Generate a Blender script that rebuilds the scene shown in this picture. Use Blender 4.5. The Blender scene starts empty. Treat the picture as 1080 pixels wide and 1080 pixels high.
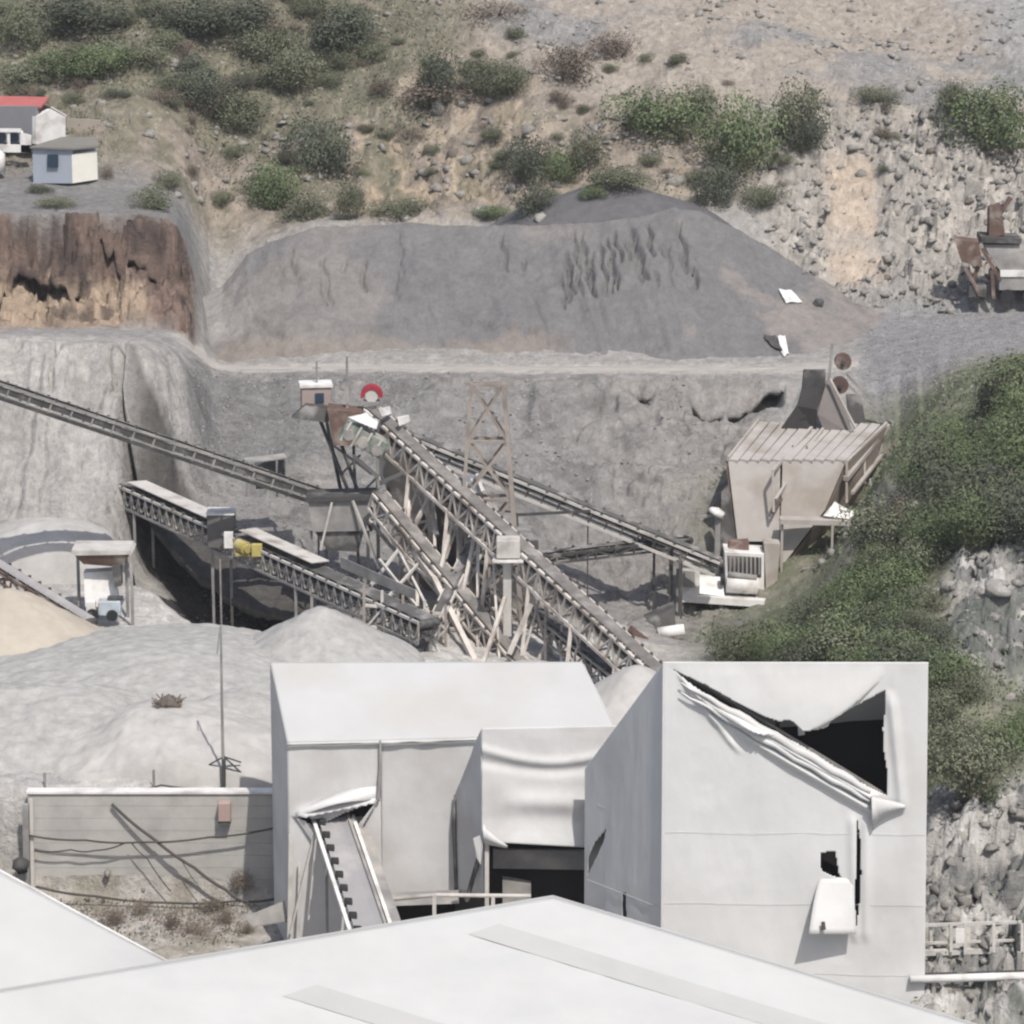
import bpy, bmesh, math, random
import numpy as np
from mathutils import Vector, Matrix
random.seed(7)
RNG = np.random.default_rng(11)
C = bpy.context.scene.collection
F = 3600.0; PITCH = math.radians(14.0); CH = 50.0
CP, SP = math.cos(PITCH), math.sin(PITCH)

# ------------------------------------------------------------------ camera
cd = bpy.data.cameras.new('camera'); cam = bpy.data.objects.new('camera', cd); C.objects.link(cam)
cd.lens = 120.0; cd.sensor_width = 36.0; cd.clip_start = 1.0; cd.clip_end = 3000
cam.location = (0, 0, CH); cam.rotation_euler = (math.radians(90) - PITCH, 0, 0)
bpy.context.scene.camera = cam

def P(px, py, Y):
    """the point of the place seen at (px,py) of the photograph when it stands Y metres away"""
    a = (px - 540) / F; b = (540 - py) / F
    d = Vector((a, CP + b * SP, -SP + b * CP))
    t = Y / d.y
    return Vector((d.x * t, Y, CH + d.z * t))
def T(py): return math.tan(PITCH + math.atan((py - 540) / F))

# ------------------------------------------------------------------ light
sc = bpy.context.scene
w = bpy.data.worlds.new('World'); sc.world = w; w.use_nodes = True
HAZE = 0.00022
S = Vector((0.22, -0.52, 0.83)).normalized()
nt = w.node_tree; bg = nt.nodes['Background']
sky = nt.nodes.new('ShaderNodeTexSky'); sky.sky_type = 'NISHITA'; sky.sun_disc = False
sky.sun_elevation = math.asin(S.z); sky.sun_rotation = math.atan2(S.x, S.y)
sky.air_density = 1.0; sky.dust_density = 3.0; sky.ozone_density = 1.0
nt.links.new(sky.outputs[0], bg.inputs[0]); bg.inputs[1].default_value = 0.12
ld = bpy.data.lights.new('sun', 'SUN'); ld.energy = 3.6; ld.angle = math.radians(0.6); ld.color = (1.0, 0.948, 0.885)
lo = bpy.data.objects.new('sun', ld); C.objects.link(lo); lo.rotation_euler = S.to_track_quat('Z', 'Y').to_euler()
lo.location = (60, -20, 120)
sc.view_settings.view_transform = 'Standard'; sc.view_settings.look = 'None'
sc.view_settings.exposure = 0.10; sc.view_settings.gamma = 1.0
sc.cycles.filter_width = 2.3
sc.cycles.max_bounces = 6; sc.cycles.use_denoising = True
sc.cycles.volume_max_steps = 64

# ------------------------------------------------------------------ materials
def mat(name, col, rough=0.8, var=0.12, scale=1.2, bump=0.0, bscale=4.0, metal=0.0, dust=None, dustamt=0.0, attr=None, trans=0.0, spec=0.3):
    m = bpy.data.materials.new(name); m.use_nodes = True; t = m.node_tree; N = t.nodes; L = t.links
    b = N['Principled BSDF']; b.inputs['Roughness'].default_value = rough; b.inputs['Metallic'].default_value = metal
    b.inputs['Specular IOR Level'].default_value = spec
    tc = N.new('ShaderNodeTexCoord')
    nz = N.new('ShaderNodeTexNoise'); nz.inputs['Scale'].default_value = scale; nz.inputs['Detail'].default_value = 6
    nz.inputs['Roughness'].default_value = 0.8 if attr else 0.65; nz.inputs['Detail'].default_value = 9 if attr else 6
    L.new(tc.outputs['Object'], nz.inputs['Vector'])
    mr = N.new('ShaderNodeMapRange'); mr.inputs[1].default_value = 0.3; mr.inputs[2].default_value = 0.7
    mr.inputs[3].default_value = 1 - var; mr.inputs[4].default_value = 1 + var
    L.new(nz.outputs['Fac'], mr.inputs[0])
    vm = N.new('ShaderNodeVectorMath'); vm.operation = 'SCALE'
    if attr:
        a = N.new('ShaderNodeAttribute'); a.attribute_name = attr; src = a.outputs['Color']
    else:
        r = N.new('ShaderNodeRGB'); r.outputs[0].default_value = (*col, 1); src = r.outputs[0]
    if dust:
        n2 = N.new('ShaderNodeTexNoise'); n2.inputs['Scale'].default_value = scale * 0.6; n2.inputs['Detail'].default_value = 4
        L.new(tc.outputs['Object'], n2.inputs['Vector'])
        m2 = N.new('ShaderNodeMapRange'); m2.inputs[1].default_value = 0.62 - dustamt * .5; m2.inputs[2].default_value = 0.75 - dustamt * .3
        L.new(n2.outputs['Fac'], m2.inputs[0])
        mx = N.new('ShaderNodeMix'); mx.data_type = 'RGBA'; mx.inputs[7].default_value = (*dust, 1)
        L.new(m2.outputs[0], mx.inputs[0]); L.new(src, mx.inputs[6]); src = mx.outputs[2]
    L.new(src, vm.inputs[0]); L.new(mr.outputs[0], vm.inputs['Scale'])
    L.new(vm.outputs[0], b.inputs['Base Color'])
    if bump:
        nb = N.new('ShaderNodeTexNoise'); nb.inputs['Scale'].default_value = bscale; nb.inputs['Detail'].default_value = 5
        nb.inputs['Roughness'].default_value = 0.7
        L.new(tc.outputs['Object'], nb.inputs['Vector'])
        bn = N.new('ShaderNodeBump'); bn.inputs['Strength'].default_value = 1.0; bn.inputs['Distance'].default_value = bump
        L.new(nb.outputs['Fac'], bn.inputs['Height']); L.new(bn.outputs[0], b.inputs['Normal'])
    if trans: b.inputs['Subsurface Weight'].default_value = 0
    return m
DUSTC = (0.36, 0.34, 0.31)
M = {}
M['terrain'] = mat('terrain', None, 0.95, 0.34, 1.2, 0.30, 1.6, attr='Col', spec=0.1)
M['gravel'] = mat('gravel', (0.20, 0.193, 0.188), 0.95, 0.22, 1.2, 0.14, 2.0, spec=0.1, attr='Col')
M['sand'] = mat('sand', (0.42, 0.38, 0.32), 0.95, 0.12, 0.6, 0.02, 3.0, spec=0.1)
M['palesand'] = mat('pale_sand', (0.42, 0.41, 0.39), 0.95, 0.16, 0.6, 0.03, 3.0, spec=0.1)
M['greygravel'] = mat('grey_gravel', (0.37, 0.365, 0.35), 0.95, 0.2, 1.5, 0.05, 4.0, spec=0.1)
M['road'] = mat('road_dust', (0.40, 0.375, 0.34), 0.95, 0.10, 0.7, 0.03, 1.5, spec=0.1)
M['cloth'] = mat('white_sheeting', (0.61, 0.615, 0.61), 0.7, 0.05, 0.35, 0.012, 1.6, dust=(0.54, 0.54, 0.53), dustamt=0.2)
M['clothB'] = mat('dusty_sheeting', (0.58, 0.58, 0.575), 0.75, 0.05, 0.5, 0.015, 2.0, dust=(0.50, 0.49, 0.475), dustamt=0.3)
M['roofcloth'] = mat('white_roofing', (0.50, 0.505, 0.495), 0.8, 0.06, 0.25, 0.012, 1.2, dust=(0.50, 0.50, 0.485), dustamt=0.25)
M['roofB'] = mat('shed_roof_sheet', (0.475, 0.48, 0.475), 0.8, 0.035, 0.4, 0.01, 1.5, dust=(0.45, 0.445, 0.43), dustamt=0.3)
M['stripe'] = mat('translucent_sheet', (0.445, 0.445, 0.43), 0.8, 0.05, 0.4)
M['darkin'] = mat('interior_shade', (0.02, 0.017, 0.016), 0.95, 0.2, 0.8)  # near-black colour stands in for the deep shade inside the sheds
M['pale'] = mat('pale_dusty_strut', (0.56, 0.52, 0.475), 0.75, 0.2, 1.0, 0.01, 8, dust=(0.30, 0.26, 0.225), dustamt=0.3)
M['mast'] = mat('weathered_mast_steel', (0.31, 0.275, 0.245), 0.8, 0.2, 1.0, 0.01, 8, dust=(0.2, 0.17, 0.15), dustamt=0.3)
M['rockt'] = mat('tan_rock', (0.36, 0.295, 0.225), 0.95, 0.3, 1.2, 0.22, 3.5, spec=0.1)
M['steel'] = mat('dusty_pale_steel', (0.52, 0.50, 0.47), 0.7, 0.15, 1.0, 0.01, 8, dust=(0.30, 0.275, 0.25), dustamt=0.15)
M['steelm'] = mat('grey_steel', (0.24, 0.235, 0.23), 0.7, 0.2, 1.0, 0.01, 8, dust=DUSTC, dustamt=0.3)
M['steeld'] = mat('dark_steel', (0.07, 0.068, 0.066), 0.7, 0.3, 1.5, 0.01, 8, dust=(0.22, 0.21, 0.2), dustamt=0.2)
M['rust'] = mat('rusty_steel', (0.13, 0.085, 0.07), 0.8, 0.3, 1.5, 0.01, 8, dust=(0.27, 0.23, 0.2), dustamt=0.2)
M['belt'] = mat('rubber_belt', (0.10, 0.098, 0.095), 0.85, 0.25, 1.4, dust=(0.26, 0.25, 0.24), dustamt=0.3)
M['dustbelt'] = mat('dusty_belt', (0.30, 0.295, 0.30), 0.85, 0.08, 0.8, dust=(0.38, 0.37, 0.36), dustamt=0.2)
M['dirtybelt'] = mat('dirty_belt', (0.165, 0.155, 0.145), 0.85, 0.25, 1.4, dust=(0.28, 0.265, 0.25), dustamt=0.3)
M['rubber'] = mat('black_rubber', (0.025, 0.025, 0.026), 0.7, 0.2, 2)
M['hopper'] = mat('dusty_hopper_plate', (0.42, 0.395, 0.37), 0.8, 0.10, 0.7, 0.01, 3, dust=(0.32, 0.285, 0.25), dustamt=0.3)
M['white'] = mat('white_paint', (0.72, 0.71, 0.69), 0.6, 0.08, 1.5, dust=(0.5, 0.48, 0.45), dustamt=0.25)
M['yellow'] = mat('yellow_paint', (0.44, 0.37, 0.12), 0.6, 0.15, 2, dust=(0.4, 0.37, 0.25), dustamt=0.2)
M['red'] = mat('red_paint', (0.32, 0.035, 0.05), 0.6, 0.15, 2)
M['roofred'] = mat('red_roof_paint', (0.42, 0.13, 0.12), 0.7, 0.1, 1)
M['greenp'] = mat('green_paint', (0.13, 0.18, 0.15), 0.7, 0.2, 2, dust=DUSTC, dustamt=0.4)
M['block'] = mat('concrete_block', (0.42, 0.41, 0.385), 0.9, 0.10, 1.0, 0.02, 5, dust=(0.36, 0.35, 0.33), dustamt=0.3)
M['cable'] = mat('dark_cable', (0.08, 0.075, 0.07), 0.8, 0.2, 1)
M['blue'] = mat('blue_grey_render', (0.36, 0.40, 0.46), 0.85, 0.05, 1)
M['cream'] = mat('cream_render', (0.78, 0.76, 0.68), 0.85, 0.05, 1)
M['tanwall'] = mat('tan_wall', (0.34, 0.30, 0.26), 0.9, 0.1, 1)
M['glass'] = mat('dark_glass', (0.03, 0.05, 0.08), 0.2, 0.1, 1, spec=0.5)
M['rock'] = mat('grey_rock', (0.33, 0.315, 0.29), 0.95, 0.3, 2.2, 0.22, 3.5, spec=0.1)
M['rockl'] = mat('pale_rock', (0.42, 0.405, 0.375), 0.95, 0.25, 2.2, 0.22, 3.5, spec=0.1)
M['rockd'] = mat('dark_grey_rock', (0.15, 0.148, 0.14), 0.95, 0.3, 2.2, 0.22, 3.5, spec=0.1)
M['rockr'] = mat('red_brown_rock', (0.135, 0.098, 0.082), 0.95, 0.4, 1.6, 0.25, 3.0, dust=(0.20, 0.155, 0.125), dustamt=0.3, spec=0.1)
M['rockb'] = mat('brown_rock', (0.17, 0.145, 0.125), 0.95, 0.25, 1.0, 0.06, 3, spec=0.1)
M['twig'] = mat('dry_twig', (0.16, 0.13, 0.10), 0.9, 0.2, 3)

def leafmat(name, c1, c2):
    m = bpy.data.materials.new(name); m.use_nodes = True; N = m.node_tree.nodes; L = m.node_tree.links
    b = N['Principled BSDF']; b.inputs['Roughness'].default_value = 0.8; b.inputs['Specular IOR Level'].default_value = 0.15
    a = N.new('ShaderNodeAttribute'); a.attribute_name = 'leaf'
    oi = N.new('ShaderNodeObjectInfo')
    mx = N.new('ShaderNodeMix'); mx.data_type = 'RGBA'; mx.inputs[6].default_value = (*c1, 1); mx.inputs[7].default_value = (*c2, 1)
    L.new(a.outputs['Fac'], mx.inputs[0])
    mr = N.new('ShaderNodeMapRange'); mr.inputs[3].default_value = 0.8; mr.inputs[4].default_value = 1.2
    L.new(oi.outputs['Random'], mr.inputs[0])
    vm = N.new('ShaderNodeVectorMath'); vm.operation = 'SCALE'
    L.new(mx.outputs[2], vm.inputs[0]); L.new(mr.outputs[0], vm.inputs['Scale'])
    L.new(vm.outputs[0], b.inputs['Base Color'])
    return m
M['leaf_green'] = leafmat('leaf_green', (0.068, 0.098, 0.048), (0.20, 0.24, 0.13))
M['leaf_olive'] = leafmat('leaf_olive', (0.085, 0.098, 0.062), (0.225, 0.235, 0.16))
M['leaf_dark'] = leafmat('leaf_dark', (0.06, 0.07, 0.052), (0.14, 0.155, 0.11))
M['leaf_dry'] = leafmat('leaf_dry', (0.12, 0.10, 0.08), (0.24, 0.20, 0.165))

# ------------------------------------------------------------------ object helpers
def tag(o, label=None, cat=None, group=None, kind=None):
    if label: o['label'] = label
    if cat: o['category'] = cat
    if group: o['group'] = group
    if kind: o['kind'] = kind
    return o
def thing(name, loc, label, cat, group=None, rz=0):
    o = bpy.data.objects.new(name, None); C.objects.link(o); o.location = loc; o.rotation_euler = (0, 0, rz)
    o.empty_display_size = 0.3
    return tag(o, label, cat, group)
class MB:
    def __init__(s): s.v = []; s.f = []
    def add(s, vs, fs):
        n = len(s.v); s.v += [tuple(x) for x in vs]; s.f += [tuple(i + n for i in f) for f in fs]; return s
    def box(s, c, sz, R=None):
        c = Vector(c); h = Vector(sz) / 2; vs = []
        for x in (-1, 1):
            for y in (-1, 1):
                for z in (-1, 1):
                    p = Vector((x * h.x, y * h.y, z * h.z))
                    if R is not None: p = R @ p
                    vs.append(c + p)
        return s.add(vs, [(0, 1, 3, 2), (4, 6, 7, 5), (0, 4, 5, 1), (2, 3, 7, 6), (0, 2, 6, 4), (1, 5, 7, 3)])
    def beam(s, a, b, w_, h_=None, up=None):
        a = Vector(a); b = Vector(b); h_ = h_ or w_; d = (b - a)
        if d.length < 1e-5: return s
        d.normalize(); up = Vector(up) if up else Vector((0, 0, 1))
        if abs(d.dot(up)) > 0.98: up = Vector((0, 1, 0))
        x = d.cross(up).normalized(); y = x.cross(d).normalized()
        vs = []
        for p in (a, b):
            for i, j in ((-1, -1), (1, -1), (1, 1), (-1, 1)): vs.append(p + x * (i * w_ / 2) + y * (j * h_ / 2))
        return s.add(vs, [(0, 1, 2, 3), (7, 6, 5, 4), (0, 4, 5, 1), (1, 5, 6, 2), (2, 6, 7, 3), (3, 7, 4, 0)])
    def tube(s, pts, r, n=8, cap=True):
        pts = [Vector(p) for p in pts]; rs = r if isinstance(r, (list, tuple)) else [r] * len(pts); vs = []; fs = []
        for k, p in enumerate(pts):
            d = (pts[min(k + 1, len(pts) - 1)] - pts[max(k - 1, 0)]).normalized()
            up = Vector((0, 0, 1)) if abs(d.z) < 0.95 else Vector((0, 1, 0))
            x = d.cross(up).normalized(); y = x.cross(d)
            for i in range(n):
                a_ = 2 * math.pi * i / n; vs.append(p + (x * math.cos(a_) + y * math.sin(a_)) * rs[k])
        for k in range(len(pts) - 1):
            for i in range(n): fs.append((k * n + i, k * n + (i + 1) % n, (k + 1) * n + (i + 1) % n, (k + 1) * n + i))
        if cap: fs.append(tuple(range(n - 1, -1, -1))); fs.append(tuple((len(pts) - 1) * n + i for i in range(n)))
        return s.add(vs, fs)
    def poly(s, pts, off):
        """a plate: polygon pts, given thickness by the vector off"""
        pts = [Vector(p) for p in pts]; off = Vector(off); n = len(pts)
        vs = pts + [p + off for p in pts]
        fs = [tuple(range(n)), tuple(range(2 * n - 1, n - 1, -1))] + [(i, i + n, (i + 1) % n + n, (i + 1) % n) for i in range(n)]
        return s.add(vs, fs)
    def build(s, name, m, parent=None, smooth=False, bevel=0.0):
        me = bpy.data.meshes.new(name); me.from_pydata([tuple(v) for v in s.v], [], s.f); me.update()
        bm = bmesh.new(); bm.from_mesh(me); bmesh.ops.recalc_face_normals(bm, faces=bm.faces); bm.to_mesh(me); bm.free()
        if smooth: me.polygons.foreach_set('use_smooth', [True] * len(me.polygons))
        me.materials.append(M[m] if isinstance(m, str) else m)
        o = bpy.data.objects.new(name, me); C.objects.link(o)
        if bevel:
            bv = o.modifiers.new('bevel', 'BEVEL'); bv.width = bevel; bv.segments = 2; bv.limit_method = 'ANGLE'
        if parent is not None:
            o.parent = parent
            if parent.parent is None and parent.type == 'EMPTY':
                o.matrix_parent_inverse = Matrix.LocRotScale(parent.location, parent.rotation_euler, parent.scale).inverted()
        return o
def npmesh(name, V, Fc, m, smooth=True, col=None, parent=None):
    me = bpy.data.meshes.new(name)
    V = np.asarray(V, dtype=np.float32); Fc = np.asarray(Fc, dtype=np.int32); k = Fc.shape[1]
    me.vertices.add(len(V)); me.vertices.foreach_set('co', V.ravel())
    me.loops.add(Fc.size); me.loops.foreach_set('vertex_index', Fc.ravel())
    me.polygons.add(len(Fc)); me.polygons.foreach_set('loop_start', np.arange(0, Fc.size, k, dtype=np.int32))
    me.update(calc_edges=True)
    if smooth: me.polygons.foreach_set('use_smooth', np.ones(len(Fc), dtype=bool))
    if col is not None:
        at = me.color_attributes.new('Col', 'FLOAT_COLOR', 'POINT')
        cc = np.ones((len(V), 4), dtype=np.float32); cc[:, :3] = col; at.data.foreach_set('color', cc.ravel())
    me.materials.append(M[m]); me.validate()
    o = bpy.data.objects.new(name, me); C.objects.link(o)
    if parent: o.parent = parent
    return o
def gridfaces(ny, nx):
    i = np.arange(ny - 1)[:, None] * nx + np.arange(nx - 1)[None, :]
    return np.stack([i, i + 1, i + nx + 1, i + nx], -1).reshape(-1, 4)

# ------------------------------------------------------------------ noise
_perm = RNG.permutation(256); _val = RNG.random(256)
def vn(x, y, seed=0):
    x = np.asarray(x, float) + seed * 17.13; y = np.asarray(y, float) + seed * 9.71
    xi = np.floor(x).astype(int); yi = np.floor(y).astype(int); fx = x - xi; fy = y - yi
    fx = fx * fx * (3 - 2 * fx); fy = fy * fy * (3 - 2 * fy)
    def h(a, b): return _val[_perm[(_perm[a & 255] + b) & 255]]
    return (h(xi, yi) * (1 - fx) + h(xi + 1, yi) * fx) * (1 - fy) + (h(xi, yi + 1) * (1 - fx) + h(xi + 1, yi + 1) * fx) * fy
def fbm(x, y, o=4, seed=0, g=0.5):
    s = 0; a = 1; t = 0
    for k in range(o):
        s = s + a * (vn(x * 2 ** k, y * 2 ** k, seed + k) * 2 - 1); t += a; a *= g
    return s / t
def ridge(x, y, o=4, seed=0):
    s = 0; a = 1; t = 0
    for k in range(o):
        s = s + a * (1 - np.abs(vn(x * 2 ** k, y * 2 ** k, seed + k) * 2 - 1) * 2); t += a; a *= 0.55
    return s / t
def blocks(x, y, s, seed=0):
    a = x / s + fbm(x / s * .7, y / s * .7, 3, seed) * .9; b = y / s + fbm(x / s * .7 + 5, y / s * .7, 3, seed + 3) * .9
    i, j = np.floor(a).astype(int), np.floor(b).astype(int); r = _val[_perm[(_perm[(i + seed) & 255] + j) & 255]]; r2 = _val[_perm[(_perm[(j + seed * 3 + 7) & 255] + i) & 255]]
    return r - .5 + (a - i - .5) * (r2 - .5) * .9 + (b - j - .5) * (r - .5) * .8
def ss(a, b, x):
    t = np.clip((np.asarray(x, float) - a) / (b - a), 0, 1); return t * t * (3 - 2 * t)
def band(a, b, e, x): return ss(a - e, a + e, x) * (1 - ss(b - e, b + e, x))

# ------------------------------------------------------------------ terrain shape
def zz(Y, v, z=None): return (Y, v if z else CH - Y * T(v))
def prof(L):
    out = []
    for e in L:
        out.append((e[0], e[2]) if len(e) == 3 else (e[0], CH - e[0] * T(e[1])))
    out += [(330, 52.0), (420, 90.0), (700, 170.0), (1500, 300.0)]
    return np.array(out)
Z = 'z'
COLS = [
 (-300, [(0,Z,-12),(110,Z,-8),(135,Z,-5.5),(147,Z,-5),(148.3,Z,0),(186,Z,0.2),(187.5,Z,2),(192,548),(203,358),(207,352),(214,Z,8),(222,348),(229,228),(246,Z,14),(254,Z,15.5),(258,Z,18.5),(272,0)]),
 (0,    [(0,Z,-12),(110,Z,-8),(135,Z,-5.5),(147,Z,-5),(148.3,Z,0),(186,Z,0.2),(187.5,573),(192,548),(203,358),(207,352),(214,Z,8),(222,346),(226,290),(229,228),(246,Z,14),(254,Z,15),(257,Z,18),(272,0)]),
 (110,  [(0,Z,-12),(110,Z,-8),(135,Z,-5.5),(147,Z,-5),(148.3,Z,0),(185,Z,0),(187,577),(192,545),(203,360),(207,352),(214,Z,8),(222,346),(226,290),(229,230),(243,195),(250,150),(256,110),(272,0)]),
 (160,  [(0,Z,-12),(110,Z,-8),(135,Z,-5.5),(147,Z,-5),(148.3,Z,0),(185,Z,0),(189,Z,.5),(195,545),(203,362),(207,354),(214,Z,7.6),(222,347),(226,290),(229,232),(243,205),(250,160),(256,115),(272,0)]),
 (198,  [(0,Z,-12),(110,Z,-8),(135,Z,-5.5),(147,Z,-5),(148.3,Z,0),(186,Z,-1.5),(190,Z,-.5),(197,540),(205,380),(208,372),(214,Z,6.6),(222,352),(226,300),(229,240),(243,215),(250,180),(256,130),(272,0)]),
 (222,  [(0,Z,-12),(110,Z,-8),(135,Z,-5.5),(147,Z,-5),(148.3,Z,0),(180,Z,-1),(186,Z,-2.0),(194,565),(205,480),(217,397),(219.5,390),(223,386),(230,378),(236,350),(243,296),(250,235),(256,160),(272,0)]),
 (330,  [(0,Z,-12),(110,Z,-8),(135,Z,-5.5),(149,Z,-5),(152,Z,0),(176,Z,-.5),(186,Z,-2.2),(193,590),(205,490),(217,397),(219.5,390),(223,386),(236,Z,7),(246,Z,10.5),(252,215),(258,150),(272,0)]),
 (450,  [(0,Z,-12),(110,Z,-8),(135,Z,-5.5),(149,Z,-5),(152,Z,0),(176,Z,-.5),(186,Z,-2.0),(193,610),(205,500),(217,397),(219.5,390),(223,386),(236,Z,7),(246,Z,10.5),(251,225),(257,150),(272,0)]),
 (600,  [(0,Z,-12),(110,Z,-8),(135,Z,-5.5),(149,Z,-5),(152,Z,-1),(176,Z,-1.5),(188,Z,-3),(194,635),(203,540),(217,400),(219.5,391),(223,386),(236,Z,7),(247,215),(254,140),(272,0)]),
 (750,  [(0,Z,-12),(110,Z,-8),(135,Z,-5.5),(150,Z,-5),(170,Z,-4),(188,Z,-5),(196,640),(205,520),(217,405),(219.5,392),(223,386),(234,Z,6),(244,220),(252,150),(258,90),(274,0)]),
 (850,  [(0,Z,-12),(110,Z,-8),(135,Z,-5),(150,Z,-4),(172,690),(188,645),(194,Z,-4),(200,Z,-1.5),(206,Z,2),(212,Z,4.5),(219.5,392),(223,386),(232,345),(238,310),(246,220),(252,160),(258,100),(276,0)]),
 (905,  [(0,Z,-12),(110,Z,-8),(128,Z,-5),(145,Z,-4),(160,705),(174,660),(184,630),(191,612),(197,Z,-2.8),(203,Z,-1.4),(208,Z,1.0),(213,Z,4.8),(221,Z,5.2),(232,338),(238,300),(246,220),(252,160),(257,110),(277,0)]),
 (940,  [(0,Z,-12),(110,Z,-7),(125,Z,-5),(140,Z,-3.8),(157,710),(172,645),(184,590),(193,560),(201,530),(208,490),(214,440),(218,Z,5.4),(234,332),(239,295),(246,220),(251,160),(256,115),(278,0)]),
 (960,  [(0,Z,-12),(110,Z,-7),(125,Z,-5),(138,Z,-3.5),(155,720),(170,620),(185,520),(195,465),(212,392),(234,330),(240,290),(246,220),(251,160),(256,115),(278,0)]),
 (1080, [(0,Z,-12),(110,Z,-7),(125,Z,-5),(130,1080),(136,1000),(142,900),(150,800),(158,720),(168,640),(178,560),(188,480),(205,400),(234,325),(240,280),(246,210),(252,150),(257,100),(278,0)]),
 (1400, [(0,Z,-12),(110,Z,-7),(125,Z,-5),(130,1060),(136,970),(142,860),(150,760),(158,680),(168,600),(178,520),(188,450),(205,385),(234,315),(240,270),(246,200),(252,140),(257,90),(278,-20)]),
]
CPX = np.array([c[0] for c in COLS], float); PR = [prof(c[1]) for c in COLS]
def pxof(x, y): return 540 + F * x / (0.9703 * y + 0.2419 * 45)
def base_h(px, y):
    zs = np.stack([np.interp(y, p[:, 0], p[:, 1]) for p in PR]); ii = np.arange(zs.shape[1]); out = 0
    sc_ = np.where(px < 290, .35, 1.0)
    for dx, wt in ((-48, .12), (-24, .22), (0, .32), (24, .22), (48, .12)):
        q = px + dx * sc_
        k = np.clip(np.searchsorted(CPX, q) - 1, 0, len(CPX) - 2)
        t = np.clip((q - CPX[k]) / (CPX[k + 1] - CPX[k]), 0, 1)
        out = out + wt * (zs[k, ii] * (1 - t) + zs[k + 1, ii] * t)
    return out
WALLX0, WALLX1 = P(28, 900, 147)[0], P(286, 900, 147)[0]
def regions(x, y):
    """weights of the kinds of ground, from where a point lies"""
    x = np.asarray(x, float); y = np.asarray(y, float); px = pxof(x, y)
    wob = fbm(x * .12, y * .12, 4, 50) * 3.0; wp = fbm(x * .1, y * .1, 4, 60) * 45
    R = {}
    R['flutes'] = band(191, 206, 1.2, y) * (1 - ss(175, 200, px + wp * .2))
    R['bank'] = band(188, 218, 1.5, y) * ss(185, 215, px + wp * .2) * (1 - ss(790, 830, px))
    R['cliff'] = band(222, 230, .8, y) * (1 - ss(200, 212, px))
    R['hill'] = ss(244, 250, y + wob * .5) * (1 - ss(1000, 1100, px) * 0)
    R['rockR'] = ss(780, 850, px + wp * .6 + (y - 246) * 3) * band(233.5, 255.5, 1.5, y + wob * .5)
    R['scree'] = ss(254, 258, y + wob * .6) * ss(520, 640, px + wp * .8 + (y - 256) * 6)
    R['slopeR'] = ss(700, 800, px + (y - 150) * 0) * (1 - ss(206, 214, y - (px - 900) * .03 + wob * .4)) * ss(126, 130, y)
    R['rockLR'] = ss(940, 985, px) * (band(128, 148, 1.5, y + wob) + band(157, 173, 1.5, y + wob * .6) * ss(985, 1020, px + wp * .3))
    R['grav'] = ss(890, 930, px) * band(205, 235, 3, y)
    R['road'] = band(218.8, 223.2, .4, y) * (1 - ss(880, 930, px)) * ss(160, 190, px)
    R['fore'] = (1 - ss(147, 148, y))
    R['yard'] = band(148, 186, .5, y) * (1 - ss(680, 760, px))
    return R
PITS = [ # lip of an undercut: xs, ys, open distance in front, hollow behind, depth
 ([-23.5, -20.8, -18, -15.6, -12.7, -10.5, -7.5], [196.5, 192.5, 189.5, 187.0, 183.6, 180.0, 177.5], 8.5, 7, 3.1, 1.6),  # added hollow below the lower conveyor, shaped to hold a dark band of shade
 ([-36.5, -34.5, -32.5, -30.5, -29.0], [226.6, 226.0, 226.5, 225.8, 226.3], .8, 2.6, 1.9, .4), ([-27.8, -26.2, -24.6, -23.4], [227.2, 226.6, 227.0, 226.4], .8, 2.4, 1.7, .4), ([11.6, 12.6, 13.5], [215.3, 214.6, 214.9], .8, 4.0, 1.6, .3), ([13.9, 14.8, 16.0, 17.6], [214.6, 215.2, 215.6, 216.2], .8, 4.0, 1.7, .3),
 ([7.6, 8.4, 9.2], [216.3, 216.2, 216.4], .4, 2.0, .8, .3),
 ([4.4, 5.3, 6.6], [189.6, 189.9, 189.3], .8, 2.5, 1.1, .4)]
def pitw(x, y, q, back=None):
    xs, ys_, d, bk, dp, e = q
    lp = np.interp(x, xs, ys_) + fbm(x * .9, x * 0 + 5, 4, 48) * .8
    return band(xs[0] + e * .5, xs[-1] - e * .5, e, x) * ss(lp - d - 1.0, lp - d + .4, y) * (1 - ss(lp + bk - .2, lp + bk + .2, y)), lp
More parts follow.
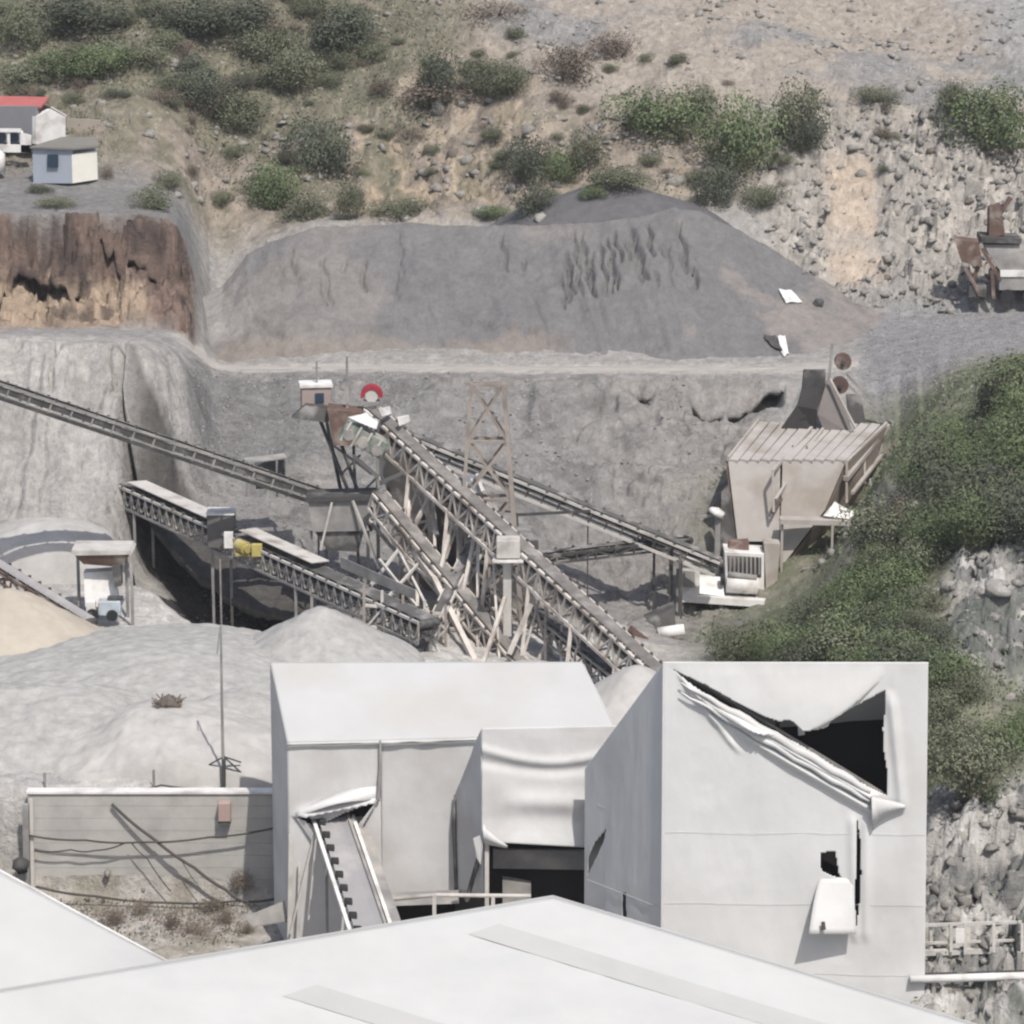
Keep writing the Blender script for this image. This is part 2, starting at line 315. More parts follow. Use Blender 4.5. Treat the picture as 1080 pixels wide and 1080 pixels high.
def height(x, y, detail=True, pits=True):
    x = np.asarray(x, float).ravel(); y = np.asarray(y, float).ravel(); px = pxof(x, y)
    R = regions(x, y)
    warp = np.zeros_like(y)
    # gullies on the cut faces: the face is pushed in and out along y
    xx = x + (y - 200) * .10 + fbm(x * .25, y * .25, 3, 3) * 1.2
    warp += R['flutes'] * (ridge(xx * .33, y * .05, 3, 1) * 1.6 + fbm(xx * 1.1, y * .12, 3, 2) * .6 - .8 * ss(.62, .8, ridge(xx * .5 + 4, y * .12, 2, 4)) * ss(-.1, .2, fbm(x * .2, y * .3, 2, 8)))
    warp += R['bank'] * (fbm(xx * .22, y * .06, 4, 5) * 2.0 + ridge(x * .5, y * .2, 3, 6) * .8 + fbm(x * .08, y * .3, 3, 10) * 1.5 - 1.4 * ss(.6, .78, ridge(x * .22 + 2, y * .22, 2, 11)) * ss(560, 640, px))
    blk = np.floor(vn(x * .28, y * .1, 14) * 5) / 5; warp += R['cliff'] * (fbm(x * .15, y * .1, 3, 7) * 1.2 + ridge(x * .6, y * .5, 3, 9) * .3 + blk * 2.2 - 1.1 + blocks(x, x * .3 + base_h(px, y) * 1.7, 2.6, 7) * 2.6 + blocks(x, x * .2 + base_h(px, y) * 1.7, 1.1, 17) * .8)
    z = base_h(px + fbm(x * .06, y * .06, 3, 47) * 50 * ss(600, 700, px), np.clip(y + warp, 0, None))
    if detail:
        z += R['hill'] * (fbm(x * .09, y * .12, 5, 12) * 1.6 + ridge(x * .25, y * .3, 4, 13) * .55 + blocks(x, y, 1.3, 5) * .5 * band(370, 560, 30, px) * (1 - ss(256, 260, y)) + blocks(x, y, .8, 6) * .15)
        z += R['rockR'] * (ridge(x * .14 + y * .08, y * .28, 5, 21) * 1.5 + ridge(x * .5, y * 1.0, 4, 22) * .7 + blocks(x, y * 2.1, 2.8, 1) * 1.1 + blocks(x, y * 2.1, 1.3, 2) * .5) * (1 - .8 * band(872, 925, 12, px) * band(237, 250, 1, y))
        z += R['rockLR'] * (ridge(x * .25 - y * .25, y * .4 + x * .15, 5, 31) * 1.6 + ridge(x * .7, y * 1.3, 4, 32) * .4 + blocks(x, y * 1.6, 2.4, 3) * 1.2 + blocks(x, y * 1.7, 1.0, 4) * .45)
        z += R['slopeR'] * fbm(x * .15, y * .15, 4, 33) * .8
        z += R['bank'] * (fbm(x * .6, y * .6, 4, 35) * .30 + ridge(x * .35 + y * .1, y * .3, 4, 52) * .30 + blocks(x, y, 2.2, 8) * .5 * ss(600, 700, px))
        z += R['flutes'] * fbm(x * .8, y * .8, 3, 36) * .15
        z += R['cliff'] * ridge(x * .8, y * .8, 3, 37) * .3
        z += R['scree'] * fbm(x * .5, y * .5, 3, 38) * .12
        flat = 1 - np.clip(R['hill'] + R['rockR'] + R['road'] * 1.0 + R['bank'] + R['flutes'], 0, 1)
        z += flat * fbm(x * .25, y * .25, 4, 41) * .18 + R['yard'] * (fbm(x * .18, y * .3, 5, 42) * .45 + ridge(x * .5, y * .7, 4, 43) * .18)
        # mound crest shadow line of the bank under the road: an undercut lip
        lip = ss(690, 740, px) * (1 - ss(835, 850, px)) * band(213.5, 216.2, .35, y + fbm(x * .35, 0 * y, 4, 44) * 1.6)
        z -= lip * .5
        rk_ = np.clip(R['rockR'] + R['rockLR'] + R['cliff'] * .6 + R['hill'] * band(370, 560, 30, px) * (1 - ss(256, 260, y)), 0, 1) * (1 - .85 * band(872, 925, 12, px) * band(237, 250, 1, y))
        z += rk_ * (ridge(x * .8 + y * .7, y * 2.0 - x * .3, 4, 53) * .38 + fbm(x * 2.2, y * 4.0, 3, 54) * .26 + blocks(x, y * 1.9, .8, 9) * .32)
        z += (1 - rk_) * (1 - R['road']) * (fbm(x * 1.6, y * 1.6, 4, 55) * .075 + R['hill'] * ridge(x * 1.2, y * 1.2, 3, 56) * .12)
        if pits:
            for q in PITS:
                w_, lp = pitw(x, y, q); z -= w_ * (q[4] + .5 * fbm(x * .4, y * .4, 3, 49))
    return z
def H(x, y): return float(height([x], [y])[0])

def colours(x, y, z):
    px = pxof(x, y); R = regions(x, y); n = len(x)
    n1 = fbm(x * .18, y * .18, 5, 70); n2 = fbm(x * .6, y * .6, 4, 71); n3 = fbm(x * 1.6, y * 1.6, 3, 72)
    col = np.tile(np.array([.31, .30, .285]), (n, 1))
    def mix(wt, c):
        nonlocal col
        wt = np.clip(wt, 0, 1)[:, None]; col = col * (1 - wt) + np.asarray(c) * wt
    mix(R['fore'], (.38, .36, .33)); mix(R['fore'] * ss(.1, .4, n2) * .7, (.24, .22, .175))
    mix(R['yard'], (.45, .44, .42)); mix(R['yard'] * ss(.0, .25, n1) * .8, (.40, .39, .375)); mix(R['yard'] * ss(.15, .3, n2) * .5, (.56, .55, .53))
    mix(R['yard'] * ss(178, 188, y), (.36, .34, .315))
    mix(R['flutes'], (.37, .355, .335)); mix(R['flutes'] * ss(.1, .3, n1) * .6, (.27, .26, .245)); mix(R['flutes'] * ss(.3, .7, ridge((x + (y - 200) * .10) * .33, y * .05, 3, 1)) * .35, (.44, .43, .41))
    mix(R['bank'], (.225, .22, .213)); mix(R['bank'] * ss(0, .4, n1) * .7, (.28, .265, .25))
    mix(R['bank'] * ss(540, 700, px) * .4, (.27, .255, .235))
    mix(R['road'], (.42, .40, .37))
    mix(band(206, 223, 1, y) * (1 - ss(170, 200, px)), (.29, .28, .27))
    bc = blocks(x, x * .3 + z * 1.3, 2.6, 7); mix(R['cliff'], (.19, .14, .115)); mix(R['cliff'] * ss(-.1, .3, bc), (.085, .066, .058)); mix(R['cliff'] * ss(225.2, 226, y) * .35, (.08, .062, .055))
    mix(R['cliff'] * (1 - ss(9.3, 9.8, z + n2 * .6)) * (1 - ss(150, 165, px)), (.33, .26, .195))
    mix(ss(229, 231, y) * (1 - ss(247, 250, y)) * (1 - ss(190, 215, px)), (.21, .205, .20))
    # hill: tan earth, rock, grass
    hill = R['hill']
    mix(hill, (.30, .26, .215)); mix(hill * ss(.05, .3, n1), (.38, .325, .26)); mix(hill * ss(.0, .3, -n2) * .6, (.18, .155, .13)); mix(hill * band(370, 570, 25, px) * (1 - ss(257, 261, y)) * ss(-.1, .2, n2 - n1), (.40, .325, .245))
    g = hill * (1 - ss(370, 460, px - (y - 256) * 5 + n1 * 160)) * ss(-.35, .1, n2 + n1 * .6 + ss(252, 262, y) * .5 - .15 * ss(100, 200, px) * (1 - ss(258, 262, y)))
    mix(g * .85, (.155, .15, .11)); mix(g * ss(.1, .4, n3) * .7, (.235, .215, .17)); mix(g * ss(.1, .35, -n2) * .6, (.11, .12, .085))
    mid = hill * band(400, 800, 60, px) * (1 - ss(256, 260, y)) * ss(.0, .3, n2)
    mix(mid * .7, (.15, .15, .11))
    mix(R['scree'], (.33, .295, .255)); mix(R['scree'] * ss(-.1, .3, n1), (.245, .24, .235))
    mix(R['scree'] * ss(1010, 1060, px - n1 * 60 + (y - 270) * 3), (.30, .295, .29))
    mix(R['rockR'], (.36, .34, .31)); mix(R['rockR'] * ss(-.1, .2, n2) * .7, (.45, .42, .375)); mix(R['rockR'] * ss(.15, .4, n3) * .7, (.17, .16, .15))
    mix(band(872, 925, 9, px + n2 * 12 + (y - 240) * 1.0) * band(236, 250, 1, y), (.44, .37, .30))
    mix(R['grav'], (.25, .247, .25))
    s = R['slopeR']; mix(s, (.19, .19, .145)); mix(s * ss(.05, .35, n2), (.25, .235, .20)); mix(s * ss(0, .3, -n1) * .7, (.10, .12, .07))
    mix(R['rockLR'], (.36, .35, .33)); mix(R['rockLR'] * ss(.0, .2, n2), (.19, .19, .185)); mix(R['rockLR'] * ss(.1, .25, -n1) * .8, (.11, .125, .11)); mix(R['rockLR'] * ss(.25, .4, -n2), (.46, .45, .43))
    pq, lpq = pitw(x, y, PITS[0]); mix(pq * ss(-1.5, .3, y - lpq), (.09, .085, .08))  # shade under the overhang is painted into the ground colour here
    mix(R['bank'] * ss(.15, .35, -n2) * .6, (.15, .145, .14)); mix(R['bank'] * band(190, 330, 20, px + n1 * 30) * band(203, 216, 1, y + n2) * .8, (.17, .168, .166))
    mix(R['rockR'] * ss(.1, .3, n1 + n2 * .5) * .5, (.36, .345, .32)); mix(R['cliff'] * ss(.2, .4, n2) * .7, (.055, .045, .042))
    rgn = RNG.random(n); col *= (1 + .14 * n3 + .16 * (rgn - .5))[:, None]
    mix(ss(.985, .995, rgn) * np.clip(R['rockR'] + R['hill'] * .6 + R['bank'] * .4 + R['grav'] * .6, 0, 1) * .7, (.50, .48, .45)); mix((1 - ss(.01, .02, rgn)) * np.clip(R['rockR'] + R['hill'] * .6 + R['bank'] * .6 + R['grav'], 0, 1) * .7, (.10, .095, .09))
    return np.clip(col, .02, .8)

ys = np.concatenate([np.linspace(-20, 112, 20, endpoint=False), np.arange(112, 290, .2), np.linspace(290, 330, 60), np.geomspace(332, 1500, 40)])
us = np.concatenate([np.linspace(-3, -.19, 40, endpoint=False), np.linspace(-.19, .19, 820), np.linspace(.19, 3, 41)[1:]])
YY, UU = np.meshgrid(ys, us, indexing='ij')
XX = UU * np.maximum(YY, 60)
X1, Y1 = XX.ravel(), YY.ravel()
Z1 = height(X1, Y1)
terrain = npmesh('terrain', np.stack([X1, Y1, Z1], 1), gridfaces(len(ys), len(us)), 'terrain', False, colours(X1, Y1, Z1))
tag(terrain, kind='structure')

# haul road: a dusty strip laid over the bench
def strip(name, x0, x1, yc, hw, m, lift=.06, nx=300, ny=6):
    xs = np.linspace(x0, x1, nx); ts = np.linspace(-1, 1, ny)
    Xs, Ts = np.meshgrid(xs, ts); Yc = yc(Xs); wv = hw * (1 + .25 * fbm(Xs * .2, Xs * 0 + 3, 3, 80) + .12 * fbm(Xs * .9, Ts * 1., 3, 81))
    Yp = Yc + Ts * wv; Zp = height(Xs.ravel(), Yp.ravel(), True) + lift - .12 * (np.abs(Ts.ravel()) > .99)
    o = npmesh(name, np.stack([Xs.ravel(), Yp.ravel(), Zp], 1), gridfaces(ny, nx), m); return tag(o, kind='structure')
def overhang(q, back=1.0, th=.3):
    gx = .6 if q[2] < 2 else -.3; xs = np.arange(q[0][0] - gx, q[0][-1] + gx, .2); lp = np.interp(xs, q[0], q[1]) + fbm(xs * .9, xs * 0 + 5, 4, 48) * .8 + fbm(xs * 2.2, xs * 0, 3, 51) * .25
    taper = np.minimum(1, .0 + np.minimum(xs - xs[0], xs[-1] - xs) / (q[5] * 1.5 + .3)) ** .5
    rows = 9; V = []; 
    for k in range(rows): 
        tf = q[3] * (.5 if q[2] > 2 else .12); yy = lp + (1 - taper) * tf + (q[3] + back - (1 - taper) * tf) * k / (rows - 1); V.append(np.stack([xs, yy, height(xs, yy, True, False) + .03 - .12 * (k == 0)], 1))
    top = np.concatenate(V); bot = top - np.array([0, 0, th]) - np.repeat((.25 * vn(xs * 1.3, xs * 0, 3))[None], rows, 0).ravel()[:, None] * np.array([0, 0, 1.]); n = len(xs)
    F1 = gridfaces(rows, n); N0 = len(top); i = np.arange(n - 1); fr = np.stack([i, i + N0, i + 1 + N0, i + 1], 1)
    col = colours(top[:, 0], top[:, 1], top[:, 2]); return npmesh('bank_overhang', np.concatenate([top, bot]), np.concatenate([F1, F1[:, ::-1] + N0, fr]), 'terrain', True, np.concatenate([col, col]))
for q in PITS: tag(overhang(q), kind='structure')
strip('road', P(206, 385, 221)[0], P(905, 385, 221)[0], lambda x: 221.2 + fbm(x * .06, x * 0, 3, 82) * .4, 1.35, 'road')

# the dusty air of the valley
hz = bpy.data.materials.new('haze'); hz.use_nodes = True; hn = hz.node_tree; hn.nodes.clear()
ho_ = hn.nodes.new('ShaderNodeOutputMaterial'); pv = hn.nodes.new('ShaderNodeVolumePrincipled'); pv.inputs['Density'].default_value = HAZE
pv.inputs['Color'].default_value = (.93, .95, .98, 1); pv.inputs['Anisotropy'].default_value = .2; hn.links.new(pv.outputs[0], ho_.inputs['Volume'])

SURF = []
def surf(x, y):
    z = height(x, y)
    for f in SURF: z = np.maximum(z, f(np.asarray(x, float), np.asarray(y, float)))
    return z
# ------------------------------------------------------------------ stockpiles
def gnd(x, y, dz=0): return Vector((x, y, H(x, y) + dz))
def heightpile(name, xs, yy_, fn, m, label, cat='stockpile', group=None, col=None):
    Xs, Ys = np.meshgrid(xs, yy_); X_, Y_ = Xs.ravel(), Ys.ravel()
    SURF.append(lambda x, y, a=xs[0], b=xs[-1], c=yy_[0], d=yy_[-1]: np.where((x > a) & (x < b) & (y > c) & (y < d), fn(x, y), -50))
    g = height(X_, Y_); t = fn(X_, Y_); t = np.where(Y_ < 149.2, -20, t)
    Zp = np.maximum(t, g - .35)
    keep = (t > g - .3).reshape(Xs.shape)
    fc = gridfaces(len(yy_), len(xs)); kf = keep.ravel()[fc].any(1); fc = fc[kf]
    used = np.unique(fc); mp = np.zeros(len(X_), int); mp[used] = np.arange(len(used))
    cc = col(X_, Y_, Zp)[used] if col else np.tile([.24, .235, .23], (len(used), 1))
    o = npmesh(name, np.stack([X_, Y_, Zp], 1)[used], mp[fc], m, False, cc)
    return tag(o, label, cat, group)
crest_px = [130, 150, 200, 235, 262, 330, 420, 500, 560, 600, 640, 680, 710, 740, 780, 820, 860, 900, 940, 980, 1010]
crest_py = [352, 345, 322, 300, 268, 244, 236, 240, 240, 237, 232, 227, 222, 227, 245, 268, 293, 318, 336, 348, 354]
rgv = random.Random(31); GROOVES = []
for i in range(44):
    gp = rgv.uniform(592, 742) if i < 34 else rgv.uniform(300, 560); g0 = rgv.uniform(228.2, 232.2); GROOVES.append((P(gp, 300, 231).x, g0, min(235.2, g0 + rgv.uniform(1.5, 5.0)), rgv.uniform(-.22, -.05), rgv.uniform(.07, .12), rgv.uniform(.5, 1.2) * (1 if i < 34 else .5)))
def bigpile(x, y):
    px = pxof(x, y); py = np.interp(px, crest_px, crest_py) + fbm(x * .3, x * 0, 3, 90) * 3
    yc = 236 + np.interp(px, [150, 260, 400], [-3.5, -1, 0]) - np.interp(px, [820, 1000], [0, 4])
    tz = CH - yc * np.tan(PITCH + np.arctan((py - 540) / F))
    base = CH - 224.2 * T(384)
    slit = np.zeros_like(y)
    for (gx, g0, g1, sl_, gw_, gd) in GROOVES:
        dd = (x - gx - (y - 231) * sl_ - .12 * np.sin(y * 3 + gx)) / gw_
        slit = np.maximum(slit, np.exp(-dd * dd) * ss(g0, g0 + .8, y) * (1 - ss(g1 - .5, g1, y)) * gd)
    slit2 = ss(.7, .9, ridge(x * .5 + (y - 230) * .2 + 7, y * .08, 2, 104)) * ss(-.0, .3, fbm(x * .15, y * .3, 3, 105)) * .5
    rill = ridge(x * .55 + (y - 230) * .14, y * .05 + x * .02, 3, 91) * .42 * (.25 + band(590, 730, 25, px)) + ridge(x * .25 + y * .05, y * .07, 3, 95) * .35
    yw = y + fbm(x * .12, y * .1, 4, 92) * 1.3 + rill * (1 - ss(233, 236, y) * .8)
    t = (yw - 224.4) / (yc - 224.4)
    f = base + (tz - base) * np.clip(t, -1, 1) - slit - slit2 * .4 * (1 - ss(234, 236, y))
    back = tz - (y - yc) * .35
    z = np.where(t < 1, f, back)
    z = np.minimum(z, back + .0)
    z += fbm(x * .5, y * .5, 5, 93) * .22 + ridge(x * .3, y * .35, 4, 89) * .12 + fbm(x * 2, y * 2, 3, 88) * .06
    # crust broken off along the toe
    ln = 226.6 + np.interp(px, [180, 230, 300, 420, 480, 560, 640], [1.5, 2.6, .2, .8, 1.6, .2, -2.5]) + fbm(x * .35, 0 * x, 4, 94) * 1.1
    z -= .40 * (1 - ss(ln - .12, ln + .12, y)) * (1 - ss(560, 640, px)) * ss(205, 225, px)
    ln2 = 231 + fbm(x * .3, 0 * x, 3, 96) * 1.6
    z -= .30 * (1 - ss(ln2 - .1, ln2 + .1, y)) * band(290, 520, 30, px) * ss(-.1, .2, fbm(x * .2, y * .2, 2, 97))
    return z
def pilecol(x, y, z):
    n1 = fbm(x * .15, y * .15, 4, 98); n2 = fbm(x * .6, y * .6, 4, 99); px = pxof(x, y)
    c = np.tile([.165, .162, .163], (len(x), 1)); a = ss(0, .35, n1)[:, None]
    c = c * (1 - a) + np.array([.205, .194, .185]) * a
    b = (ss(0, .3, n2 + n1) * ss(600, 760, px) * .6)[:, None]; c = c * (1 - b) + np.array([.25, .225, .205]) * b
    w_ = (band(160, 260, 15, px) * ss(226, 229, y))[:, None] * .8; c = c * (1 - w_) + np.array([.29, .28, .27]) * w_
    d = ((1 - ss(226.2, 226.8, y + n2)) * (1 - ss(560, 620, px)))[:, None] * .6; c = c * (1 - d) + np.array([.25, .215, .185]) * d
    return np.clip(c * (1 + .10 * n2 + .14 * (RNG.random(len(x)) - .5))[:, None], .03, .8)
xs0, xs1 = P(135, 385, 224)[0], P(1000, 385, 236)[0]
heightpile('gravel_heap', np.arange(xs0 - 2, xs1, .12), np.arange(223, 248, .16), bigpile, 'gravel', 'long grey crusher dust heap with eroded rills above the haul road', 'gravel heap', None, pilecol)
pk = P(645, 190, 243)
def rearpile(x, y):
    r = np.sqrt((x - pk.x) ** 2 * .62 + (y - pk.y) ** 2); return pk.z + .35 - np.sqrt(r * r + 1.2) * .46 - np.maximum(0, r - 5.5) * .35 + fbm(x * .5, y * .5, 3, 100) * .12
heightpile('gravel_heap', np.arange(pk.x - 14, pk.x + 14, .3), np.arange(235, 252, .3), rearpile, 'gravel', 'darker grey gravel cone peaking behind the crest of the long heap', 'gravel heap', None, lambda x, y, z: np.tile([.125, .124, .127], (len(x), 1)) * (1 + .1 * fbm(x, y, 3, 101))[:, None])

def cone(name, top, slope, m, label, sy=1.0, sx=1.0, rad=9, seed=0, rnd=.6, n=.14, step=.12, cat='sand pile'):
    def fn(x, y):
        r = np.sqrt(((x - top.x) / sx) ** 2 + ((y - top.y) / sy) ** 2)
        return top.z + rnd * slope - np.sqrt(r * r + rnd * rnd) * slope - np.maximum(0, r - rad * .72) ** 1.5 * 1.6 + fbm(x * .4, y * .4, 4, 110 + seed) * n + fbm(x * 1.8, y * 1.8, 3, 130 + seed) * .07 + ridge(x * .9, y * .9, 3, 140 + seed) * n * .35
    return heightpile(name, np.arange(top.x - rad * sx, top.x + rad * sx, step), np.arange(top.y - rad * sy, top.y + rad * sy, step), fn, m, label, cat)
cone('sand_pile', P(338, 640, 168), .56, 'greygravel', 'smooth grey sand cone right behind the gabled white sheeting shed', rad=7, seed=1, rnd=.3, n=.08)
cone('sand_pile', P(8, 622, 171), .60, 'sand', 'beige sand pile in front of the dirty rusty conveyor at the left edge', rad=10, seed=2)
cone('sand_pile', P(672, 702, 160), .7, 'palesand', 'pale sand pile seen in the gap between the two white sheds', rad=6, seed=3)
cone('sand_pile', P(165, 682, 164), .18, 'greygravel', 'low dark gravel mound beside the beige sand pile', rad=12, seed=4, rnd=1.5)
cone('sand_pile', P(40, 722, 157), .42, 'greygravel', 'grey gravel mound at the left edge of the yard', rad=9, seed=5, rnd=1.5, sx=1.5, n=.3)
cone('sand_pile', P(185, 742, 154), .45, 'palesand', 'broad pale sand mound with a dark clump on its crest', rad=8, seed=6, rnd=1.8, sx=1.1, n=.35)
cone('sand_pile', P(255, 735, 157), .45, 'greygravel', 'grey mound falling away to the wall of the gabled shed', rad=7, seed=7, rnd=1.2, sx=1.2, n=.3)
cone('sand_pile', P(48, 549, 187.0), .42, 'palesand', 'flat topped pale sand bank behind the small hopper on posts', rad=4.2, seed=8, rnd=2, sx=1.15)

# ------------------------------------------------------------------ conveyors
def frame(a, b):
    d = (b - a).normalized(); s = d.cross(Vector((0, 0, 1))).normalized(); n = s.cross(d).normalized(); return d, s, n
def conveyor(name, label, a, b, width=1.0, depth=.9, bay=1.1, rail='steel', truss='steel', belt='belt', idler=1.2, lattice=True, sides='both', curl=False, group=None, chord=.09, lat=.055, deck=False):
    """a is the tail, b is the head; both are middle points of the belt"""
    a = Vector(a); b = Vector(b); d, s, n = frame(a, b); Ln = (b - a).length; hw = width / 2
    r = thing(name, gnd(a.x, a.y), label, 'conveyor', group)
    m = MB(); seg = max(2, int(Ln / 1.2)); pr = [(-hw * .8, .10), (-hw * .3, 0), (hw * .3, 0), (hw * .8, .10)]
    V = []; Fs = []
    for i in range(seg + 1):
        c = a + d * (Ln * i / seg)
        for (u, h) in pr: V.append(c + s * u + n * (h + .06))
        for (u, h) in pr: V.append(c + s * u + n * (h + .035))
    for i in range(seg):
        for k in range(3):
            o = i * 8; Fs += [(o + k, o + k + 1, o + k + 9, o + k + 8), (o + k + 4, o + k + 12, o + k + 13, o + k + 5)]
    m.add(V, Fs); m.build('belt', belt, r)
    MB().beam(a - n * (depth * .45), b - n * (depth * .45), width * .7, .03, up=n).build('return_belt', belt, r)
    for sg in (-1, 1):
        MB().beam(a + s * hw * sg, b + s * hw * sg, chord, .14, up=n).build('side_rail', rail, r)
        if lattice and (sides == 'both' or sides == sg):
            t = MB(); k = max(2, int(Ln / bay)); o = s * hw * sg
            t.beam(a + o - n * depth, b + o - n * depth, chord, chord, up=n)
            for i in range(k + 1):
                c = a + d * (Ln * i / k) + o; t.beam(c - n * .07, c - n * depth, lat, lat, up=d)
                if i < k:
                    c2 = a + d * (Ln * (i + 1) / k) + o
                    if curl:
                        pts = [c - n * .1 + (c2 - c) * q + n * (-depth * .75 * math.sin(q * math.pi)) for q in np.linspace(0, 1, 7)]
                        t.tube(pts, lat * .7, 5)
                    elif i % 2: t.beam(c - n * .07, c2 - n * depth, lat, lat, up=s)
                    else: t.beam(c - n * depth, c2 - n * .07, lat, lat, up=s)
            if sg == 1:
                for i in range(0, k + 1, 2):
                    c = a + d * (Ln * i / k) - n * depth; t.beam(c - s * hw, c + s * hw, lat, lat)
            t.build('truss_side', truss, r)
    ni = int(Ln / idler)
    for i in range(ni):
        c = a + d * (idler * (i + .5))
        t = MB(); t.tube([c - s * hw * .96 + n * .09, c - s * hw * .35 - n * .01], .075, 6); t.tube([c - s * hw * .35 - n * .01, c + s * hw * .35 - n * .01], .075, 6)
        t.tube([c + s * hw * .35 - n * .01, c + s * hw * .96 + n * .09], .075, 6)
        t.box(c + s * hw * .99 + n * .13, (.16, .16, .16)); t.box(c - s * hw * .99 + n * .13, (.16, .16, .16)); t.build('idler_roller', 'steeld', r)
    for c in (a, b): MB().tube([c - s * hw * .95 - n * .12, c + s * hw * .95 - n * .12], .24, 14).build('end_pulley', 'steeld', r, True)
    return r, (a, b, d, s, n)
def leg(r, p, q, wd=.14, m='steel', name='support_leg'): return MB().beam(p, q, wd, wd).build(name, m, r)

# main truss conveyor
A1, B1 = P(703, 716, 165), P(392, 431, 186)
c1, g1 = conveyor('truss_conveyor', 'long pale lattice conveyor climbing left over a web of slanting steel struts', A1, B1, 1.0, 1.35, .8, 'pale', 'pale', 'dirtybelt', idler=.8, chord=.17, lat=.10)
# struts below it (full picture of the web)
struts = [((402,470,185),(402,512,185),.16),((373,481,184),(407,510,185),.16),((404,508,185),(431,496,184),.16),
 ((404,534,183),(457,610,178),.24),((457,609,178),(503,702,172),.24),((431,495,184),(431,560,181),.14),((454,522,182),(434,560,181),.15),
 ((457,524,182),(459,590,180),.13),((479,545,180),(462,612,178),.15),((483,548,181),(483,655,176),.13),((501,563,179),(482,656,176),.15),
 ((504,566,179),(504,702,174),.14),((531,600,176),(509,616,177),.13),((533,630,174),(509,702,171),.16),((560,637,172),(537,690,171),.16),
 ((572,655,174),(600,695,174),.12),((431,560,181),(457,612,178),.16),((445,560,184),(495,640,183),.13),((457,612,178),(430,592,180),.13),((415,655,178),(480,664,176),.13),
 ((388,548,185),(425,590,183),.14),((430,590,183),(452,616,181),.11),((470,640,180),(440,668,180),.10),((465,700,176),(450,640,178),.12),((483,656,176),(503,640,176),.10),
 ((545,612,176),(585,650,175),.12),((540,625,175),(575,660,175),.11),((588,655,174),(565,702,173),.13),((575,650,174),(575,705,173),.12),
 ((520,590,176),(527,702,173),.10),((592,660,173),(592,706,172),.12),((600,672,172),(630,706,172),.10),((440,600,180),(441,704,177),.14)]
for a_, b_, wd in struts:
    leg(c1, P(*a_), P(*b_), wd * 1.2, 'pale', 'strut')
col = MB(); pa, pb = P(535, 592, 174.5), P(535, 706, 174.5); pb.x = pa.x; pb.z = H(pb.x, pb.y) - .3
col.beam(pa, pb, .44, .44); col.build('main_column', 'steel', c1, bevel=.02)
pl = P(536, 577, 174.3); MB().box(pl, (1.25, 1.1, 1.0)).build('gearbox', 'steel', c1, bevel=.06)
MB().box(pl - Vector((0, 0, .62)), (1.6, 1.4, .12)).build('bearing_plate', 'white', c1)
# dump head
k = P(336, 440, 187)
hd = MB(); hd.poly([P(307, 441, 186.6), P(322, 428, 187), P(352, 432, 187), P(346, 446, 186.6)], (0, .9, 0)); hd.build('discharge_hood', 'steeld', c1)
MB().poly([P(345, 432, 186.2), P(385, 436, 186.2), P(392, 470, 186), P(352, 470, 186)], (0, 1.3, .1)).build('head_frame', 'rust', c1)
for q in ((338,444,188, 372,530,187),(352,446,187,392,560,185),(372,450,187,380,640,184),(345,446,188.8,360,520,190)):
    leg(c1, P(*q[:3]), P(*q[3:]), .15, 'steeld', 'head_leg')
for q in ((352,470,188,392,500,186),(360,500,188,380,480,187),(372,530,187,396,505,186)):
    leg(c1, P(*q[:3]), P(*q[3:]), .10, 'steelm', 'head_brace')

# control cabin above the head
cb = thing('control_cabin', P(334, 432, 188.5), 'small dusty pink box cabin at the conveyor head with a pale lid', 'cabin')
q = P(333, 418, 188.5); Rz = Matrix.Rotation(.12, 3, 'Z')
MB().box(q, (1.65, 1.3, 1.25), Rz).build('cabin_wall', mat('pink_dusty_panel', (.33, .27, .25), .8, .12, 1), cb, bevel=.03)
MB().box(q + Vector((0, 0, .72)), (1.85, 1.5, .14), Rz).build('cabin_roof', 'white', cb)
MB().box(q + Vector((.25, -.68, .05)), (.5, .04, .55), Rz).build('cabin_window', 'glass', cb)
mst = MB(); mst.tube([P(334, 405, 188.5), P(334, 381, 188.5)], .05, 6); mst.box(P(334, 388, 188.5), (.5, .05, .05)); mst.box(P(336, 396, 188.5), (.4, .05, .05)); mst.build('mast', 'steelm', cb)
pole = MB(); pole.tube([P(366, 436, 187), P(366, 376, 187)], [.09, .06], 8); pole.box(P(366, 415, 187), (.25, .2, 1.2)); tag(pole.build('mast', 'steelm'), 'thin upright pole between the pink cabin and the red drum', 'mast')
# red guard drum
rd = thing('flywheel_guard', P(392, 425, 187), 'curved dark red flywheel guard on top of the conveyor head', 'machine guard')
g_ = MB(); c = P(392, 417, 187); V = []; 
for i in range(13):
    an = math.pi * (-.05 + 1.1 * i / 12)
    for rr in (.62, .38):
        for yy in (-.3, .3): V.append(c + Vector((math.cos(an) * rr, yy, math.sin(an) * rr)))
Fs = []
for i in range(12):
    o = i * 4
    for (p_, q_) in ((0, 1), (1, 3), (3, 2), (2, 0)): Fs.append((o + p_, o + q_, o + q_ + 4, o + p_ + 4))
g_.add(V, Fs); g_.build('guard_hood', 'red', rd)
g2 = MB(); g2.tube([c + Vector((0, -.25, 0)), c + Vector((0, .25, 0))], .36, 14); g2.build('flywheel', 'steel', rd)
g3 = MB(); g3.box(c - Vector((0, 0, .55)), (.9, .7, .5)); g3.build('mount', 'steelm', rd)

